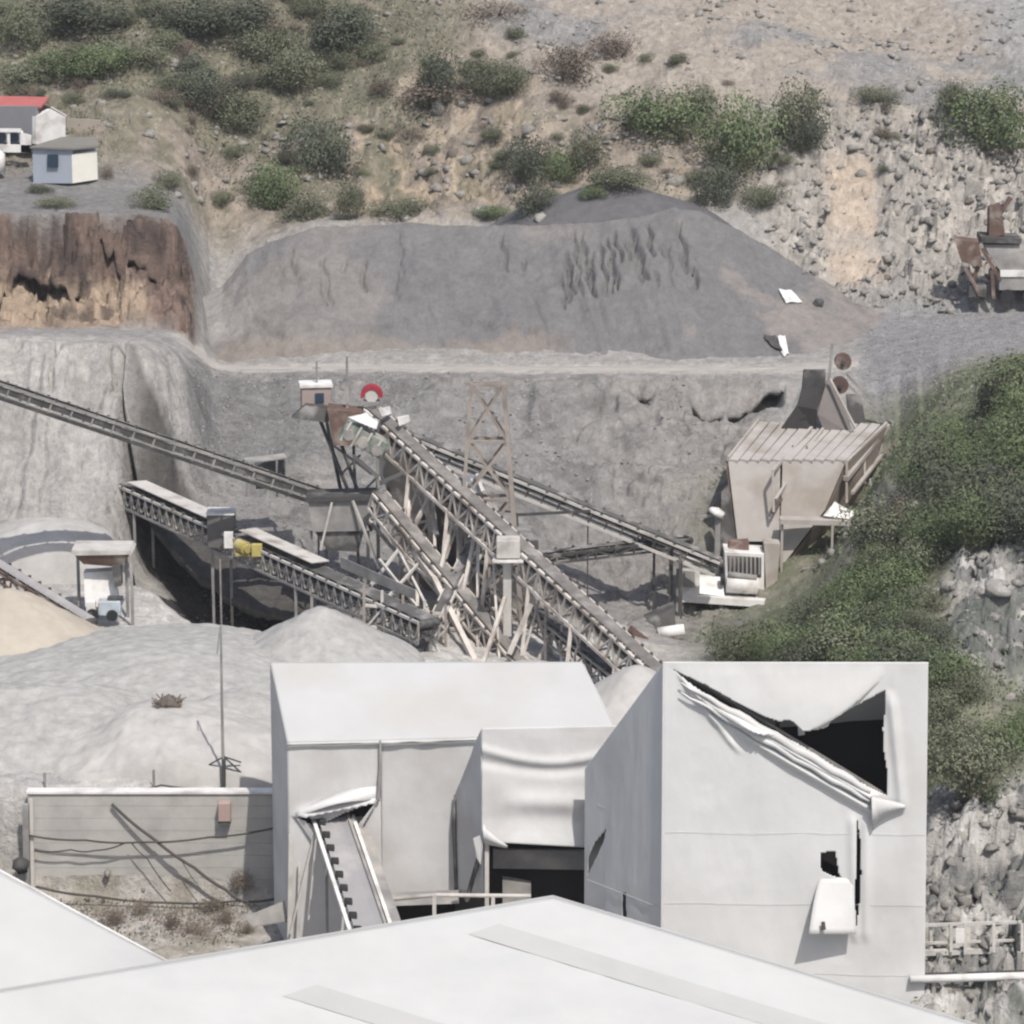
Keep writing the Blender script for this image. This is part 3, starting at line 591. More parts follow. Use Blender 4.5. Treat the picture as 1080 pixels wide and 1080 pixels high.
# vibrating screen and crusher body behind the main conveyor
vs = thing('vibrating_screen', gnd(P(420, 480, 187).x, 187), 'dark greenish vibrating screen under white torn tarpaulins at the top of the plant', 'screen')
q = P(384, 462, 183.6); R_ = Matrix.Rotation(math.radians(30), 3, 'Y')
MB().box(q, (2.6, 1.2, 1.0), R_).build('screen_box', 'greenp', vs, bevel=.05)
t = MB()
for i in range(4): t.box(q + R_ @ Vector((-1.1 + i * .65, -.65, 0)), (.12, .12, 1.2), R_)
t.build('stiffener', 'steel', vs)
for sx_ in (-1.1, 0, 1.1): MB().tube([q + R_ @ Vector((sx_ * .8, -.6, -.1)), q + R_ @ Vector((sx_ * .8, -.9, -.1))], .3, 12).build('spring', 'steelm', vs)
q2 = P(432, 520, 188)
MB().poly([P(398, 478, 188), P(450, 486, 188), P(458, 560, 188), P(420, 566, 188)], (0, 1.5, 0)).build('chute', 'steeld', vs)
MB().poly([P(455, 510, 185), P(505, 545, 183), P(520, 590, 183), P(470, 610, 184)], (.1, 1.5, 0)).build('lower_chute', mat('dark_brown_plate', (.075, .062, .056), .85, .3, 1.2, dust=(.2, .18, .165), dustamt=.2), vs)
for (x_, y_) in ((398, 1), (450, 1), (430, 2.3)):
    p_ = P(x_, 482, 187 + y_); leg(vs, p_, gnd(p_.x, p_.y, -.2), .2, 'steelm', 'support_leg')
def tarp(name, pts, m, label, sag=.15, n=10, parent=None, seed=0):
    """draped sheet through four corners, with folds"""
    a, b, c_, d_ = [Vector(p) for p in pts]; V = []; 
    for j in range(n + 1):
        for i in range(n + 1):
            u, v = i / n, j / n; p = a.lerp(b, u).lerp(d_.lerp(c_, u), v)
            V.append(p + Vector((0, 0, -sag * math.sin(u * math.pi) * math.sin(v * math.pi) + .07 * float(vn(u * 4 + seed, v * 3 + seed)))))
    o = MB().add(V, [(j * (n + 1) + i, j * (n + 1) + i + 1, (j + 1) * (n + 1) + i + 1, (j + 1) * (n + 1) + i) for j in range(n) for i in range(n)]).build(name, m, parent, True)
    sm = o.modifiers.new('thick', 'SOLIDIFY'); sm.thickness = .03
    return tag(o, label, 'tarpaulin') if label else o
tarp('tarpaulin', (P(367, 441, 182.8), P(386, 436, 184), P(399, 446, 184), P(397, 454, 182.8)), 'white', 'white crumpled tarpaulin over the left end of the vibrating screen', .1)
tarp('tarpaulin', (P(399, 431, 183.6), P(411, 429, 185), P(413, 437, 185), P(403, 440, 183.6)), 'white', 'small white tarpaulin scrap on the screen between the larger two', .1, seed=2)
tarp('tarpaulin', (P(419, 441, 183.8), P(431, 438, 185), P(433, 445, 185), P(421, 450, 183.8)), 'white', 'small white tarpaulin at the head of the right hand conveyor', .05, seed=3)

# right hand conveyor to the jaw crusher
A3, B3 = P(760, 592, 193), P(415, 452, 196)
c3, g3_ = conveyor('belt_conveyor', 'long dark belt conveyor rising left from the crusher to the screen', A3, B3, 1.05, .75, 1.6, 'steel', 'steelm', idler=1.15, lattice=False, chord=.11)
o = g3_[3] * .52
for sg in (-1, 1): MB().beam(A3 + g3_[3] * .52 * sg - g3_[4] * .8, B3 + g3_[3] * .52 * sg - g3_[4] * .8, .12, .16, up=g3_[4]).build('lower_chord', 'steel', c3)
for i in range(20):
    c = A3 + g3_[2] * (i * 1.0)
    for u in (-.5, .5): MB().beam(c + g3_[3] * u - g3_[4] * .1, c + g3_[3] * u - g3_[4] * .8, .08).build('web_post', 'steeld', c3)
for (x_, y_, Y_) in ((708, 578, 193.4), (718, 584, 192.4), (620, 545, 195)):
    p_ = P(x_, y_, Y_); leg(c3, p_, gnd(p_.x, p_.y, -.2), .22 if x_ > 650 else .08, 'steeld')
# level short conveyor
A4, B4 = P(562, 586, 189), P(724, 567, 196)
c4, g4 = conveyor('belt_conveyor', 'short near level conveyor with open sides below the long dark belt', A4, B4, .8, .5, 1.3, 'steeld', 'steeld', idler=1.3, chord=.12, lat=.1)
p_ = P(575, 590, 189.4); leg(c4, p_, gnd(p_.x, p_.y, -.2), .15, 'steeld'); p_ = P(690, 572, 194.5); leg(c4, p_, gnd(p_.x, p_.y, -.2), .15, 'steeld')
bar = MB(); bar.beam(P(545, 543, 184), P(622, 539, 190), .12, .16); bar.beam(P(545, 541, 184), P(548, 600, 184), .14); tag(bar.build('steel_beam', 'steeld'), 'thin horizontal steel beam reaching right from the lattice mast', 'beam')
# small lattice conveyor low at the right
A9, B9 = P(665, 722, 167), P(560, 640, 176)
conveyor('truss_conveyor', 'low dark lattice conveyor tucked under the foot of the main one', A9, B9, .9, .9, .8, 'steelm', 'steelm', idler=1.2, chord=.1, lat=.07)

# long upper left conveyor
A6, B6 = P(-60, 384, 176), P(386, 534, 188.5)
c6, g6 = conveyor('belt_conveyor', 'very long grey conveyor crossing the upper left cliff with dark rollers', B6, A6, 1.1, .75, 1.6, 'steelm', 'steelm', idler=1.25, lattice=False, chord=.12)
for sg in (-1, 1):
    MB().beam(A6 + g6[3] * .55 * sg - g6[4] * .75, B6 + g6[3] * .55 * sg - g6[4] * .75, .11, .16, up=g6[4]).build('lower_chord', 'steelm', c6)
for i in range(24):
    c = B6 + g6[2] * (i * 1.3)
    for u in (-.52, .52): MB().beam(c + g6[3] * u - g6[4] * .1, c + g6[3] * u - g6[4] * .75, .08).build('web_post', 'steelm', c6)
sg6 = -1 if g6[3].y > 0 else 1
MB().beam(A6 + g6[3] * sg6 * .47 - g6[4] * .3, B6 + g6[3] * sg6 * .47 - g6[4] * .3, .04, .34, up=g6[4]).build('side_cover', 'steeld', c6)
MB().beam(A6 + g6[3] * sg6 * .98 - g6[4] * .55, B6 + g6[3] * sg6 * .98 - g6[4] * .55, .6, .05, up=g6[4]).build('walkway', 'steelm', c6)
MB().beam(A6 + g6[3] * sg6 * 1.25 - g6[4] * .1, B6 + g6[3] * sg6 * 1.25 - g6[4] * .1, .06, .06, up=g6[4]).build('handrail', 'steeld', c6)
for f_ in (.10, .97):
    p_ = B6 + (A6 - B6) * f_ - g6[4] * .75; hgt = p_.z - H(p_.x, p_.y)
    if hgt > .3: leg(c6, p_ + g6[3] * .5, gnd((p_ + g6[3] * .5).x, (p_ + g6[3] * .5).y, -.2), .12, 'steelm'); leg(c6, p_ - g6[3] * .5, gnd((p_ - g6[3] * .5).x, (p_ - g6[3] * .5).y, -.2), .12, 'steelm')
# small frame shelter over it
fs = thing('sheet_shelter', gnd(P(280, 500, 192).x, 193.6), 'grey sheet shelter on a tube frame beside the long upper conveyor', 'shelter')
MB().poly([P(256, 484, 193), P(300, 479, 194.5), P(303, 484, 193.6), P(262, 489, 192)], (0, 0, .06)).build('roof_sheet', 'steelm', fs)
MB().poly([P(268, 486, 194), P(300, 482, 194.4), P(304, 514, 194.4), P(270, 516, 194)], (0, .05, 0)).build('side_sheet', mat('mesh_sheet', (.13, .13, .135), .8, .15, 1), fs)
for (x_, Y_) in ((260, 192.2), (292, 192.2), (302, 194)): leg(fs, P(x_, 486, Y_), P(x_, 524, Y_), .12, 'steelm', 'post')

# lower left conveyor with cover plates
A2, B2 = P(134, 511, 195), P(452, 655, 171.5)
c2, g2_ = conveyor('truss_conveyor', 'wide lower left conveyor with pale cover plates, grey box and yellow motor', A2, B2, 1.3, 1.15, .75, 'steel', 'steelm', idler=1.1, chord=.13, lat=.075, curl=True)
dA, d, s, n = A2, g2_[2], g2_[3], g2_[4]; L2 = (B2 - A2).length
def along(f, u=0, h=0): return A2 + d * (L2 * f) + s * u + n * h
sd = 1 if s.y < 0 else -1     # side facing the yard
t = MB(); t.poly([along(.03, sd * -.75, .32), along(.34, sd * -.75, .32), along(.34, sd * .55, .42), along(.03, sd * .55, .42)], n * .05); t.build('cover_plate', 'steel', c2)
t = MB(); t.poly([along(.42, sd * -.75, .42), along(.66, sd * -.75, .42), along(.66, sd * .45, .5), along(.42, sd * .45, .5)], n * .05); t.build('cover_plate', 'steel', c2)
t = MB(); t.poly([along(.69, sd * -.9, .3), along(.92, sd * -.9, .35), along(.92, sd * -.9, .9), along(.69, sd * -.9, .9)], -s * sd * -.05); t.build('skirt_plate', 'steelm', c2)
bx = MB(); c = along(.355, sd * .3, .1); bx.box(c, (1.5, 1.5, 1.9)); bx.build('control_box', mat('grey_panel', (.13, .125, .12), .7, .1, 1), c2, bevel=.03)
MB().box(c + Vector((0, 0, 1.0)), (1.6, 1.6, .08)).build('box_lid', 'white', c2)
mt = MB(); c = along(.455, sd * .85, -.1); mt.tube([c - d * .45, c + d * .4], .36, 14); mt.tube([c + d * .4, c + d * .55], .25, 12); mt.box(c - Vector((0, 0, .42)), (.8, .5, .15)); mt.build('motor', 'yellow', c2)
MB().box(along(.50, sd * .8, .05), (.6, .25, .75)).build('motor_guard', 'yellow', c2, bevel=.05)
MB().box(along(.405, sd * .8, -.1), (.5, .3, .9)).build('switch_box', 'white', c2)
# tail hoop and legs
hp = MB(); c = along(-.005, sd * .7, -.3); hp.tube([c + Vector((-.1, 0, .9)), c + Vector((-.45, 0, .4)), c + Vector((-.5, 0, -.3)), c + Vector((-.1, 0, -.9)), c + Vector((1.2, -.3, -1.15))], .06, 6); hp.build('tail_hoop', 'steeld', c2)
for f_ in (.06, .34, .62, .80, .90, .98):
    for u in (-.62, .62):
        p_ = along(f_, u, -1.1); leg(c2, p_, gnd(p_.x, p_.y, -.2), .16, 'steelm')
for (a_, b_) in (((380,632,176),(432,648,174)),((384,655,175),(440,670,173)),((398,628,176),(430,690,174)),((425,640,174),(388,690,175)),((440,648,173),(470,700,172)),((470,640,175),(440,700,173)),((400,590,178),(440,640,175)),((420,580,179),(380,632,177)),((382,690,174),(430,692,173)),((450,585,180),(400,640,176)),((410,560,182),(450,640,177)),((468,622,178),(500,660,176))):
    leg(c2, P(*a_), P(*b_), .13, 'steel', 'brace')
# hopper at the meeting of the conveyors
jh = thing('transfer_hopper', gnd(P(358, 560, 184).x, 184), 'grey sheet hopper with cross struts where the left conveyors meet', 'hopper')
MB().poly([P(325, 529, 184), P(392, 527, 184), P(386, 560, 184), P(330, 561, 184)], (0, 1.6, 0)).build('hopper_side', 'steelm', jh)
MB().poly([P(322, 525, 183.8), P(395, 523, 183.8), P(395, 528, 183.8), P(322, 530, 183.8)], (0, 2, 0)).build('hopper_rim', 'steeld', jh)
MB().poly([P(332, 561, 184.2), P(384, 560, 184.2), P(378, 582, 184.2), P(345, 580, 184.2)], (0, 1.3, 0)).build('hopper_outlet', 'steeld', jh)
for (a_, b_) in (((350,530,183.8),(338,580,183.8)),((372,528,183.8),(400,600,183))): leg(jh, P(*a_), P(*b_), .12, 'steel', 'strut')
for x_ in (328, 388): leg(jh, P(x_, 560, 184.4), gnd(P(x_, 560, 184.4).x, 184.4, -.2), .18, 'steelm')
# whitish sacks of lagging on the column and pipes among the struts
lg = MB(); lg.tube([P(507, 640, 177), P(512, 655, 176.8), P(510, 680, 176.8), P(505, 700, 177)], [.3, .75, .65, .3], 12); tag(lg.build('wrapped_pump', 'white', None, True), 'pale wrapped bulge of sheeting between the struts left of the thick column', 'wrapped machine')
cr = thing('cone_crusher', gnd(P(455, 650, 181).x, 181), 'dusty cone crusher half hidden in the web of struts', 'crusher')
p_ = P(462, 640, 181); g_ = MB(); g_.tube([p_ + Vector((0, 0, -2.2)), p_ + Vector((0, 0, -1)), p_ + Vector((0, 0, -.2)), p_ + Vector((0, 0, .4)), p_ + Vector((0, 0, 1.1))], [1.3, 1.2, 1.5, 1.3, .9], 20); g_.build('crusher_bowl', 'steelm', cr, True)
g_ = MB(); g_.tube([p_ + Vector((0, 0, 1.1)), p_ + Vector((0, 0, 2.0))], [.8, 1.4], 16); g_.build('feed_cone', 'rust', cr)
g_ = MB(); g_.box(p_ + Vector((-1.6, -.6, -1.2)), (1.2, .8, .9)); g_.build('motor', 'steelm', cr, bevel=.1)
g_ = MB(); g_.box((p_.x, p_.y, H(p_.x, p_.y) + (p_.z - 2.2 - H(p_.x, p_.y)) / 2), (3, 2.4, max(.4, p_.z - 2.2 - H(p_.x, p_.y)))); g_.build('plinth', 'block', cr)
t = MB()
for (a_, b_) in (((470,530,186),(540,540,184)),((490,500,187),(530,600,184)),((520,520,186),(500,600,184)),((545,600,178),(620,690,176)),((560,610,180),(560,700,178))): t.beam(P(*a_), P(*b_), .1)
dk = thing('service_deck', gnd(P(530, 640, 181).x, 182), 'dark steel deck and chute behind the lattice mast', 'platform')
t.build('brace', 'steeld', dk)
MB().poly([P(470, 548, 185), P(560, 556, 185), P(560, 562, 182), P(468, 556, 182)], (0, 0, .1)).build('deck_plate', 'steelm', dk)
MB().poly([P(545, 575, 184), P(568, 575, 184), P(562, 700, 184), P(512, 700, 184), P(514, 600, 184)], (0, 1.2, 0)).build('back_plate', 'steeld', dk)
for i in range(3): MB().tube([P(498 + i * 10, 505 + i * 14, 184), P(512 + i * 10, 540 + i * 8, 184)], .22, 8).build('pipe', 'steelm', dk)
tarp('sheet', (P(487, 503, 183), P(504, 500, 184.5), P(512, 520, 184.5), P(500, 540, 183)), 'white', None, .1, parent=dk)

# lattice mast
tw = thing('lattice_mast', gnd(P(517, 560, 180).x, 180), 'tall open lattice mast with crossed bracing rising above the conveyors', 'mast')
TZ = P(514, 405, 180).z; bz = H(tw.location.x, 180)
xl0, xr0 = P(497, 405, 180).x, P(531, 405, 180).x; xl1, xr1 = P(484, 600, 180).x, P(546, 600, 180).x; z1 = P(515, 600, 180).z
def tc(z, sx_, sy_):
    f_ = (TZ - z) / (TZ - z1); return Vector(((xl0 + (xl1 - xl0) * f_) if sx_ < 0 else (xr0 + (xr1 - xr0) * f_), 180 + sy_ * (.35 + .3 * f_), z))
for sx_ in (-1, 1):
    for sy_ in (-1, 1): MB().beam(tc(TZ, sx_, sy_), tc(bz - .3, sx_, sy_), .24 if sx_ > 0 else .19).build('mast_leg', 'mast', tw)
lv = [TZ, P(514, 464, 180).z, P(514, 525, 180).z, P(514, 590, 180).z, P(514, 650, 180).z]
for i in range(len(lv)):
    t = MB()
    for sy_ in (-1, 1):
        t.beam(tc(lv[i], -1, sy_), tc(lv[i], 1, sy_), .15)
        if i < len(lv) - 1: t.beam(tc(lv[i], -1, sy_), tc(lv[i + 1], 1, sy_), .13); t.beam(tc(lv[i], 1, sy_), tc(lv[i + 1], -1, sy_), .13)
    for sx_ in (-1, 1): t.beam(tc(lv[i], sx_, -1), tc(lv[i], sx_, 1), .08)
    t.build('cross_brace', 'mast', tw)

# ------------------------------------------------------------------ feed hopper and jaw crusher at the right
fh = thing('feed_hopper', gnd(P(840, 600, 200).x, 202), 'large dusty pinkish steel feed hopper with slatted deck and dark back plates', 'hopper')
Yh = 200
MB().poly([P(768, 487, Yh), P(823, 487, Yh), P(822, 571, Yh - 1.2), P(778, 571, Yh - 1.2)], (0, .12, 0)).build('front_plate', 'hopper', fh)
MB().poly([P(825.5, 487, Yh), P(892, 487, Yh), P(870, 538, Yh - .7), P(822.5, 600, Yh - 1.5), P(822.5, 571, Yh - 1.2)], (0, .12, 0)).build('front_plate', 'hopper', fh)
MB().poly([P(893, 487, Yh), P(935, 448, Yh + 7), P(905, 530, Yh + 3), P(824, 602, Yh - 1.4), P(870, 540, Yh - .6)], (.1, .1, 0)).build('side_plate', mat('brown_dusty_plate', (.25, .215, .18), .8, .12, 1), fh)
MB().poly([P(767, 488, Yh + .1), P(777, 571, Yh - 1.0), P(779, 560, Yh + 3), P(775, 470, Yh + 6)], (-.1, 0, 0)).build('side_plate', 'rust', fh)
dk1 = [P(768, 486, Yh), P(892, 486, Yh), P(930, 448, Yh + 8), P(800, 446, Yh + 8)]
t = MB(); t.poly([p - Vector((0, 0, .25)) for p in dk1], (0, 0, .1)); t.build('deck', mat('deck_grime', (.27, .225, .19), .85, .2, 1.5), fh)
for i in range(11):
    f_ = (i + .5) / 11; a_ = dk1[0].lerp(dk1[1], f_); b_ = dk1[3].lerp(dk1[2], f_)
    MB().beam(a_, b_, .54, .14, up=(0, -.3, 1)).build('deck_slat', 'hopper', fh)
MB().beam(dk1[0] + Vector((0, 0, .12)), dk1[3] + Vector((0, 0, .12)), .14, .3).build('edge_beam', 'hopper', fh)
for (a_, b_, wd) in (((892,505,199.6),(936,449,208),.34),((884,560,199.4),(936,500,206),.2),((900,540,199.6),(900,566,199.6),.14),((918,505,203),(918,545,203),.14),((905,560,200),(940,520,206),.12),((899,520,199.6),(930,480,207),.22),((893,487,200),(935,446,208),.16),((893,487,199.8),(893,530,199.6),.14),((912,470,203.5),(912,510,203),.12),((933,448,208),(925,500,208),.14)):
    MB().beam(P(*a_), P(*b_), wd, wd * .8).build('edge_rail', 'hopper', fh)
MB().poly([P(848, 391, 208), P(871, 391, 208), P(870, 412, 208), P(846, 412, 208)], (0, .5, 0)).build('back_box', 'steeld', fh)
MB().poly([P(846, 410, 207.9), P(870, 410, 207.9), P(862, 432, 206.5), P(861, 459, 206.5), P(820, 458, 206.5), P(841, 428, 207)], (.0, .25, 0)).build('back_plate', mat('black_plate', (.035, .033, .032), .8, .2, 1), fh)
MB().poly([P(872, 402, 207.6), P(878, 402, 207.6), P(902, 460, 206.4), P(870, 458, 206.4), P(862, 436, 206.6)], (.0, .25, 0)).build('back_plate', mat('brown_plate', (.17, .155, .145), .8, .15, 1), fh)
for (a_, b_) in (((875,400,207.2),(902,452,205.8)),((878,362,208),(874,405,208)),((889,400,209),(934,446,209)),((893,395,210),(965,470,210))):
    MB().beam(P(*a_), P(*b_), .16).build('brace', 'hopper' if a_[0] == 875 else 'steelm', fh)
for (x_, y_) in ((889, 381), (886, 406)):
    c = P(x_, y_, 208.6); wv = MB(); wv.tube([c - Vector((0, .25, 0)), c + Vector((0, .25, 0))], .52, 18); whl = wv.build('flywheel', 'rust', fh)
    MB().tube([c - Vector((0, .45, 0)), c + Vector((0, .3, 0))], .14, 10).build('hub', 'steeld', whl)
MB().poly([P(893, 418, 208.4), P(908, 418, 208.4), P(914, 450, 208), P(896, 450, 208)], (0, .6, 0)).build('motor_base', 'steeld', fh)
for (a_, b_, wd) in (((815,497,198.6),(856,451,206),.17),((818,527,198.4),(835,500,200.5),.15),((815,497,198.6),(816,540,198.4),.14),((836,470,202.5),(836,505,201),.10),((849,478,202),(868,452,206),.14),((815,541,198.4),(838,505,201),.12),((851,485,202),(851,470,202.4),.10)):
    MB().beam(P(*a_), P(*b_), wd).build('stair_rail', 'hopper' if wd > .12 else 'rust', fh)
MB().poly([P(823, 548, 197.4), P(907, 550, 198), P(907, 555, 198), P(823, 553, 197.4)], (0, .9, 0)).build('gangway', 'hopper', fh)
for x_ in (825, 878): p_ = P(x_, 552, 197.8); leg(fh, p_, gnd(p_.x, p_.y, -.2), .14, 'hopper')
for (x_, y_, Y_) in ((782, 560, 201), (880, 520, 202), (800, 455, 207.5), (925, 460, 207.5)):
    p_ = P(x_, y_, Y_); leg(fh, p_, gnd(p_.x, p_.y, -.3), .28, 'steelm')
tarp('canopy_sheet', (P(868, 545, 198.2), P(880, 530, 199.4), P(900, 540, 199.4), P(902, 549, 198.2)), 'white', None, .05, parent=fh)

jc = thing('jaw_crusher', gnd(P(790, 600, 197).x, 197), 'cream jaw crusher with louvred front standing on a pale platform', 'crusher')
MB().poly([P(764, 582, 196.4), P(806, 584, 196.4), P(806, 628, 196.4), P(766, 628, 196.4)], (0, 2.0, 0)).build('crusher_frame', 'white', jc, bevel=.04)
for i in range(8): x_ = 770 + i * 4.4; MB().beam(P(x_, 588, 196.3), P(x_, 606, 196.3), .1, .14).build('louvre', 'steelm', jc)
MB().poly([P(767, 586, 196.36), P(803, 588, 196.36), P(803, 609, 196.36), P(768, 609, 196.36)], (0, .05, 0)).build('louvre_back', 'steeld', jc)
t = MB(); c0, c1_ = P(766, 616, 195.9), P(799, 618, 195.9); t.tube([c0, c1_], .5, 16); t.build('drum', 'white', jc, True)
t = MB(); t.tube([P(768, 606, 195.8), P(798, 610, 195.8)], .2, 10); t.build('shaft', 'steelm', jc, True)
t = MB(); t.tube([P(760, 611, 195.8), P(764, 611, 195.8)], .34, 14); t.build('pulley', 'rubber', jc)
MB().poly([P(770, 574, 197.6), P(790, 573, 197.6), P(790, 580, 197), P(768, 581, 197)], (0, .8, .1)).build('inlet', 'rust', jc)
MB().poly([P(806, 573, 196.5), P(823, 574, 197), P(820, 612, 197), P(808, 625, 196.5)], (0, 1.2, 0)).build('side_frame', 'hopper', jc)
pf = thing('crusher_platform', gnd(P(780, 640, 196.5).x, 196.5), 'pale concrete slab platform on grey posts under the cream crusher', 'platform')
sl = [P(716, 627, 194.6), P(806, 633, 194.6), P(812, 622, 198.5), P(722, 618, 198.5)]
MB().poly([p - Vector((0, 0, .45)) for p in sl], (0, 0, .4)).build('slab', 'white', pf)
for p_ in [sl[0] + Vector((.2, .3, -.4)), sl[1] + Vector((-.3, .3, -.4)), (sl[0] + sl[1]) / 2 + Vector((0, .3, -.4)), sl[2] + Vector((0, -.3, -.4))]: leg(pf, p_, gnd(p_.x, p_.y, -.2), .22, 'steelm')
p_ = P(715, 600, 194.4); leg(pf, p_, gnd(p_.x, p_.y, -.2), .2, 'steelm')
wl = MB(); wl.poly([P(736, 607, 196.5), P(762, 610, 196.5), P(764, 629, 195.4), P(738, 626, 195.4)], (0, .3, 0)); wl.build('ramp_panel', 'white', pf)
sb = thing('operator_booth', P(728, 622, 196), 'narrow white operator booth with a grey window on the crusher platform', 'booth')
MB().poly([P(718, 593, 195.2), P(738, 594, 195.2), P(738, 628, 195.2), P(718, 627, 195.2)], (0, 1.1, 0)).build('booth_wall', 'white', sb, bevel=.03)
MB().poly([P(720.5, 602, 195.15), P(733, 603, 195.15), P(733, 620, 195.15), P(720.5, 619, 195.15)], (0, .06, 0)).build('booth_window', 'steelm', sb)
MB().poly([P(717, 590, 195.0), P(739, 591, 195.0), P(739, 595, 195.0), P(717, 594, 195.0)], (0, 1.4, 0)).build('booth_roof', 'white', sb)
lp = thing('flood_light', gnd(P(757, 600, 198).x, 198), 'dusty post with a pale cap lamp between the belt and the hopper', 'lamp post')
a_ = P(757, 543, 198); MB().beam(a_, gnd(a_.x, a_.y, -.2), .32).build('post', 'steelm', lp)
t = MB(); t.tube([a_ + Vector((-.15, 0, .05)), a_ + Vector((0, 0, .3)), a_ + Vector((.0, 0, .42))], [.55, .45, .1], 14); t.build('lamp_cap', 'white', lp, True)
MB().beam(P(735, 546, 198), P(765, 541, 198), .16).build('arm', 'steelm', lp)
MB().poly([P(761, 520, 199), P(768, 512, 199), P(778, 575, 198.6), P(758, 605, 198)], (0, .3, 0)).build('dark_fin', 'steeld', lp)
sh = thing('loading_bay', gnd(P(700, 665, 190).x, 191), 'dark low bunker of scrap and sheets beside the foot of the belt', 'bunker')
MB().poly([P(680, 655, 190), P(712, 640, 190.6), P(712, 700, 189), P(676, 700, 189)], (0, 1.4, 0)).build('back_sheet', 'steeld', sh)
MB().tube([P(694, 668, 188.6), P(722, 664, 188.6)], .35, 12).build('drum', 'white', sh, True)
MB().beam(P(664, 662, 187), P(700, 690, 187), .3).build('beam', 'rust', sh); MB().beam(P(655, 660, 187), P(690, 672, 188), .18).build('beam', 'steel', sh)

# machine at the right edge
rm = thing('mobile_screener', gnd(P(1050, 318, 236).x, 236), 'rusty mobile screening machine with a white striped flank at the right edge', 'screener')
Yr = 232.5
MB().poly([P(1054, 287, Yr), P(1120, 287, Yr), P(1120, 306, Yr), P(1054, 306, Yr)], (0, 2.2, 0)).build('chassis', 'steelm', rm)
MB().poly([P(1055, 285, Yr - .1), P(1120, 285, Yr - .1), P(1120, 292, Yr - .1), P(1055, 292, Yr - .1)], (0, .3, 0)).build('white_band', 'white', rm)
MB().poly([P(1038, 258, Yr + .2), P(1120, 258, Yr + .2), P(1120, 287, Yr), P(1056, 287, Yr), P(1044, 270, Yr)], (0, 2.0, 0)).build('screen_body', 'steelm', rm)
MB().poly([P(1035, 250, Yr - .1), P(1078, 252, Yr - .1), P(1077, 257, Yr - .1), P(1035, 256, Yr - .1)], (0, 2.4, 0)).build('top_deck', 'steeld', rm)
MB().poly([P(1044, 220, Yr + .5), P(1056, 216, Yr + .5), P(1060, 248, Yr + .5), P(1043, 250, Yr + .5)], (0, 1.2, 0)).build('engine_cover', 'rust', rm)
MB().beam(P(1052, 230, Yr + .6), P(1066, 208, Yr + .6), .3).build('exhaust', 'rust', rm)
MB().poly([P(1006, 252, Yr - .4), P(1032, 256, Yr - .4), P(1036, 282, Yr - .4), P(1014, 276, Yr - .4)], (.2, 1.6, 0)).build('feed_box', 'rust', rm)
for (a_, b_) in (((1036,262,Yr),(1055,295,Yr)),((1018,282,Yr-.4),(1034,312,Yr-.5)),((1034,275,Yr),(1020,312,Yr)),((1046,285,Yr),(1048,315,Yr))): MB().beam(P(*a_), P(*b_), .25).build('strut', 'rust', rm)
for x_ in (1062, 1085, 1108): t = MB(); c = P(x_, 312, Yr + .2); t.tube([c - Vector((0, .3, 0)), c + Vector((0, .3, 0))], .5, 16); t.build('wheel', 'rubber', rm)
MB().box(P(1030, 306, Yr), (1.2, 1, .8)).build('tow_box', 'steeld', rm)

# small hopper on posts and rusty conveyor, lower left
A7, B7 = P(94, 655, 173.5), P(-25, 582, 179)
c7, g7 = conveyor('belt_conveyor', 'rusty dirty conveyor dipping right behind the beige sand pile', A7, B7, .9, .6, 1.0, 'rust', 'rust', 'dustbelt', idler=.8, chord=.12, lat=.09)
for f_ in (.2, .75):
    p_ = A7 + (B7 - A7) * f_; leg(c7, p_, gnd(p_.x, p_.y, -.2), .14, 'rust')
ph = thing('small_hopper', gnd(P(108, 650, 176).x, 176.5), 'small grey hopper on thin posts beside the rusty conveyor', 'hopper')
MB().poly([P(75, 581, 175.5), P(136, 581, 175.5), P(139, 585, 175.5), P(78, 586, 175.5)], (0, 2.2, 0)).build('rim', 'steel', ph)
MB().poly([P(79, 586, 175.6), P(136, 586, 175.6), P(126, 598, 175.8), P(88, 595, 175.8)], (0, 1.8, 0)).build('hopper_body', 'rust', ph)
MB().poly([P(118, 596, 175.6), P(127, 596, 175.6), P(128, 618, 175.4), P(121, 620, 175.4)], (0, .8, 0)).build('chute', 'steeld', ph)
for (x_, Y_) in ((138, 175.4), (133, 177.4), (82, 177.4)): p_ = P(x_, 586, Y_); leg(ph, p_, gnd(p_.x, p_.y, -.2), .16, 'steelm', 'post')
MB().poly([P(88, 604, 176.5), P(118, 602, 176.5), P(126, 640, 176), P(90, 640, 176)], (0, .8, 0)).build('apron_plate', 'white', ph)
eg = thing('diesel_engine', gnd(P(112, 652, 175).x, 175), 'small pale blue and white engine on the ground below the small hopper', 'engine')
c = P(116, 640, 175.2); MB().box(c, (1.2, .8, .8)).build('engine_block', mat('pale_blue_paint', (.42, .48, .52), .6, .2, 2, dust=DUSTC, dustamt=.3), eg, bevel=.06)
for (dx, r_) in ((-.9, .34), (.15, .3)): t = MB(); q = c + Vector((dx, -.45, -.35)); t.tube([q - Vector((0, .1, 0)), q + Vector((0, .1, 0))], r_, 14); t.build('wheel', 'rubber', eg)
MB().box(c + Vector((-1.0, 0, -.1)), (.5, .5, .9)).build('radiator', 'white', eg, bevel=.03); MB().box(c + Vector((.3, 0, .5)), (.8, .5, .12)).build('air_filter', 'steeld', eg)
pb_ = MB(); pb_.beam(P(259, 678, 172), P(306, 655, 174), .16, .2); tag(pb_.build('steel_beam', 'steeld'), 'dark beam lying aslant on the ground left of the smooth grey sand cone', 'beam')


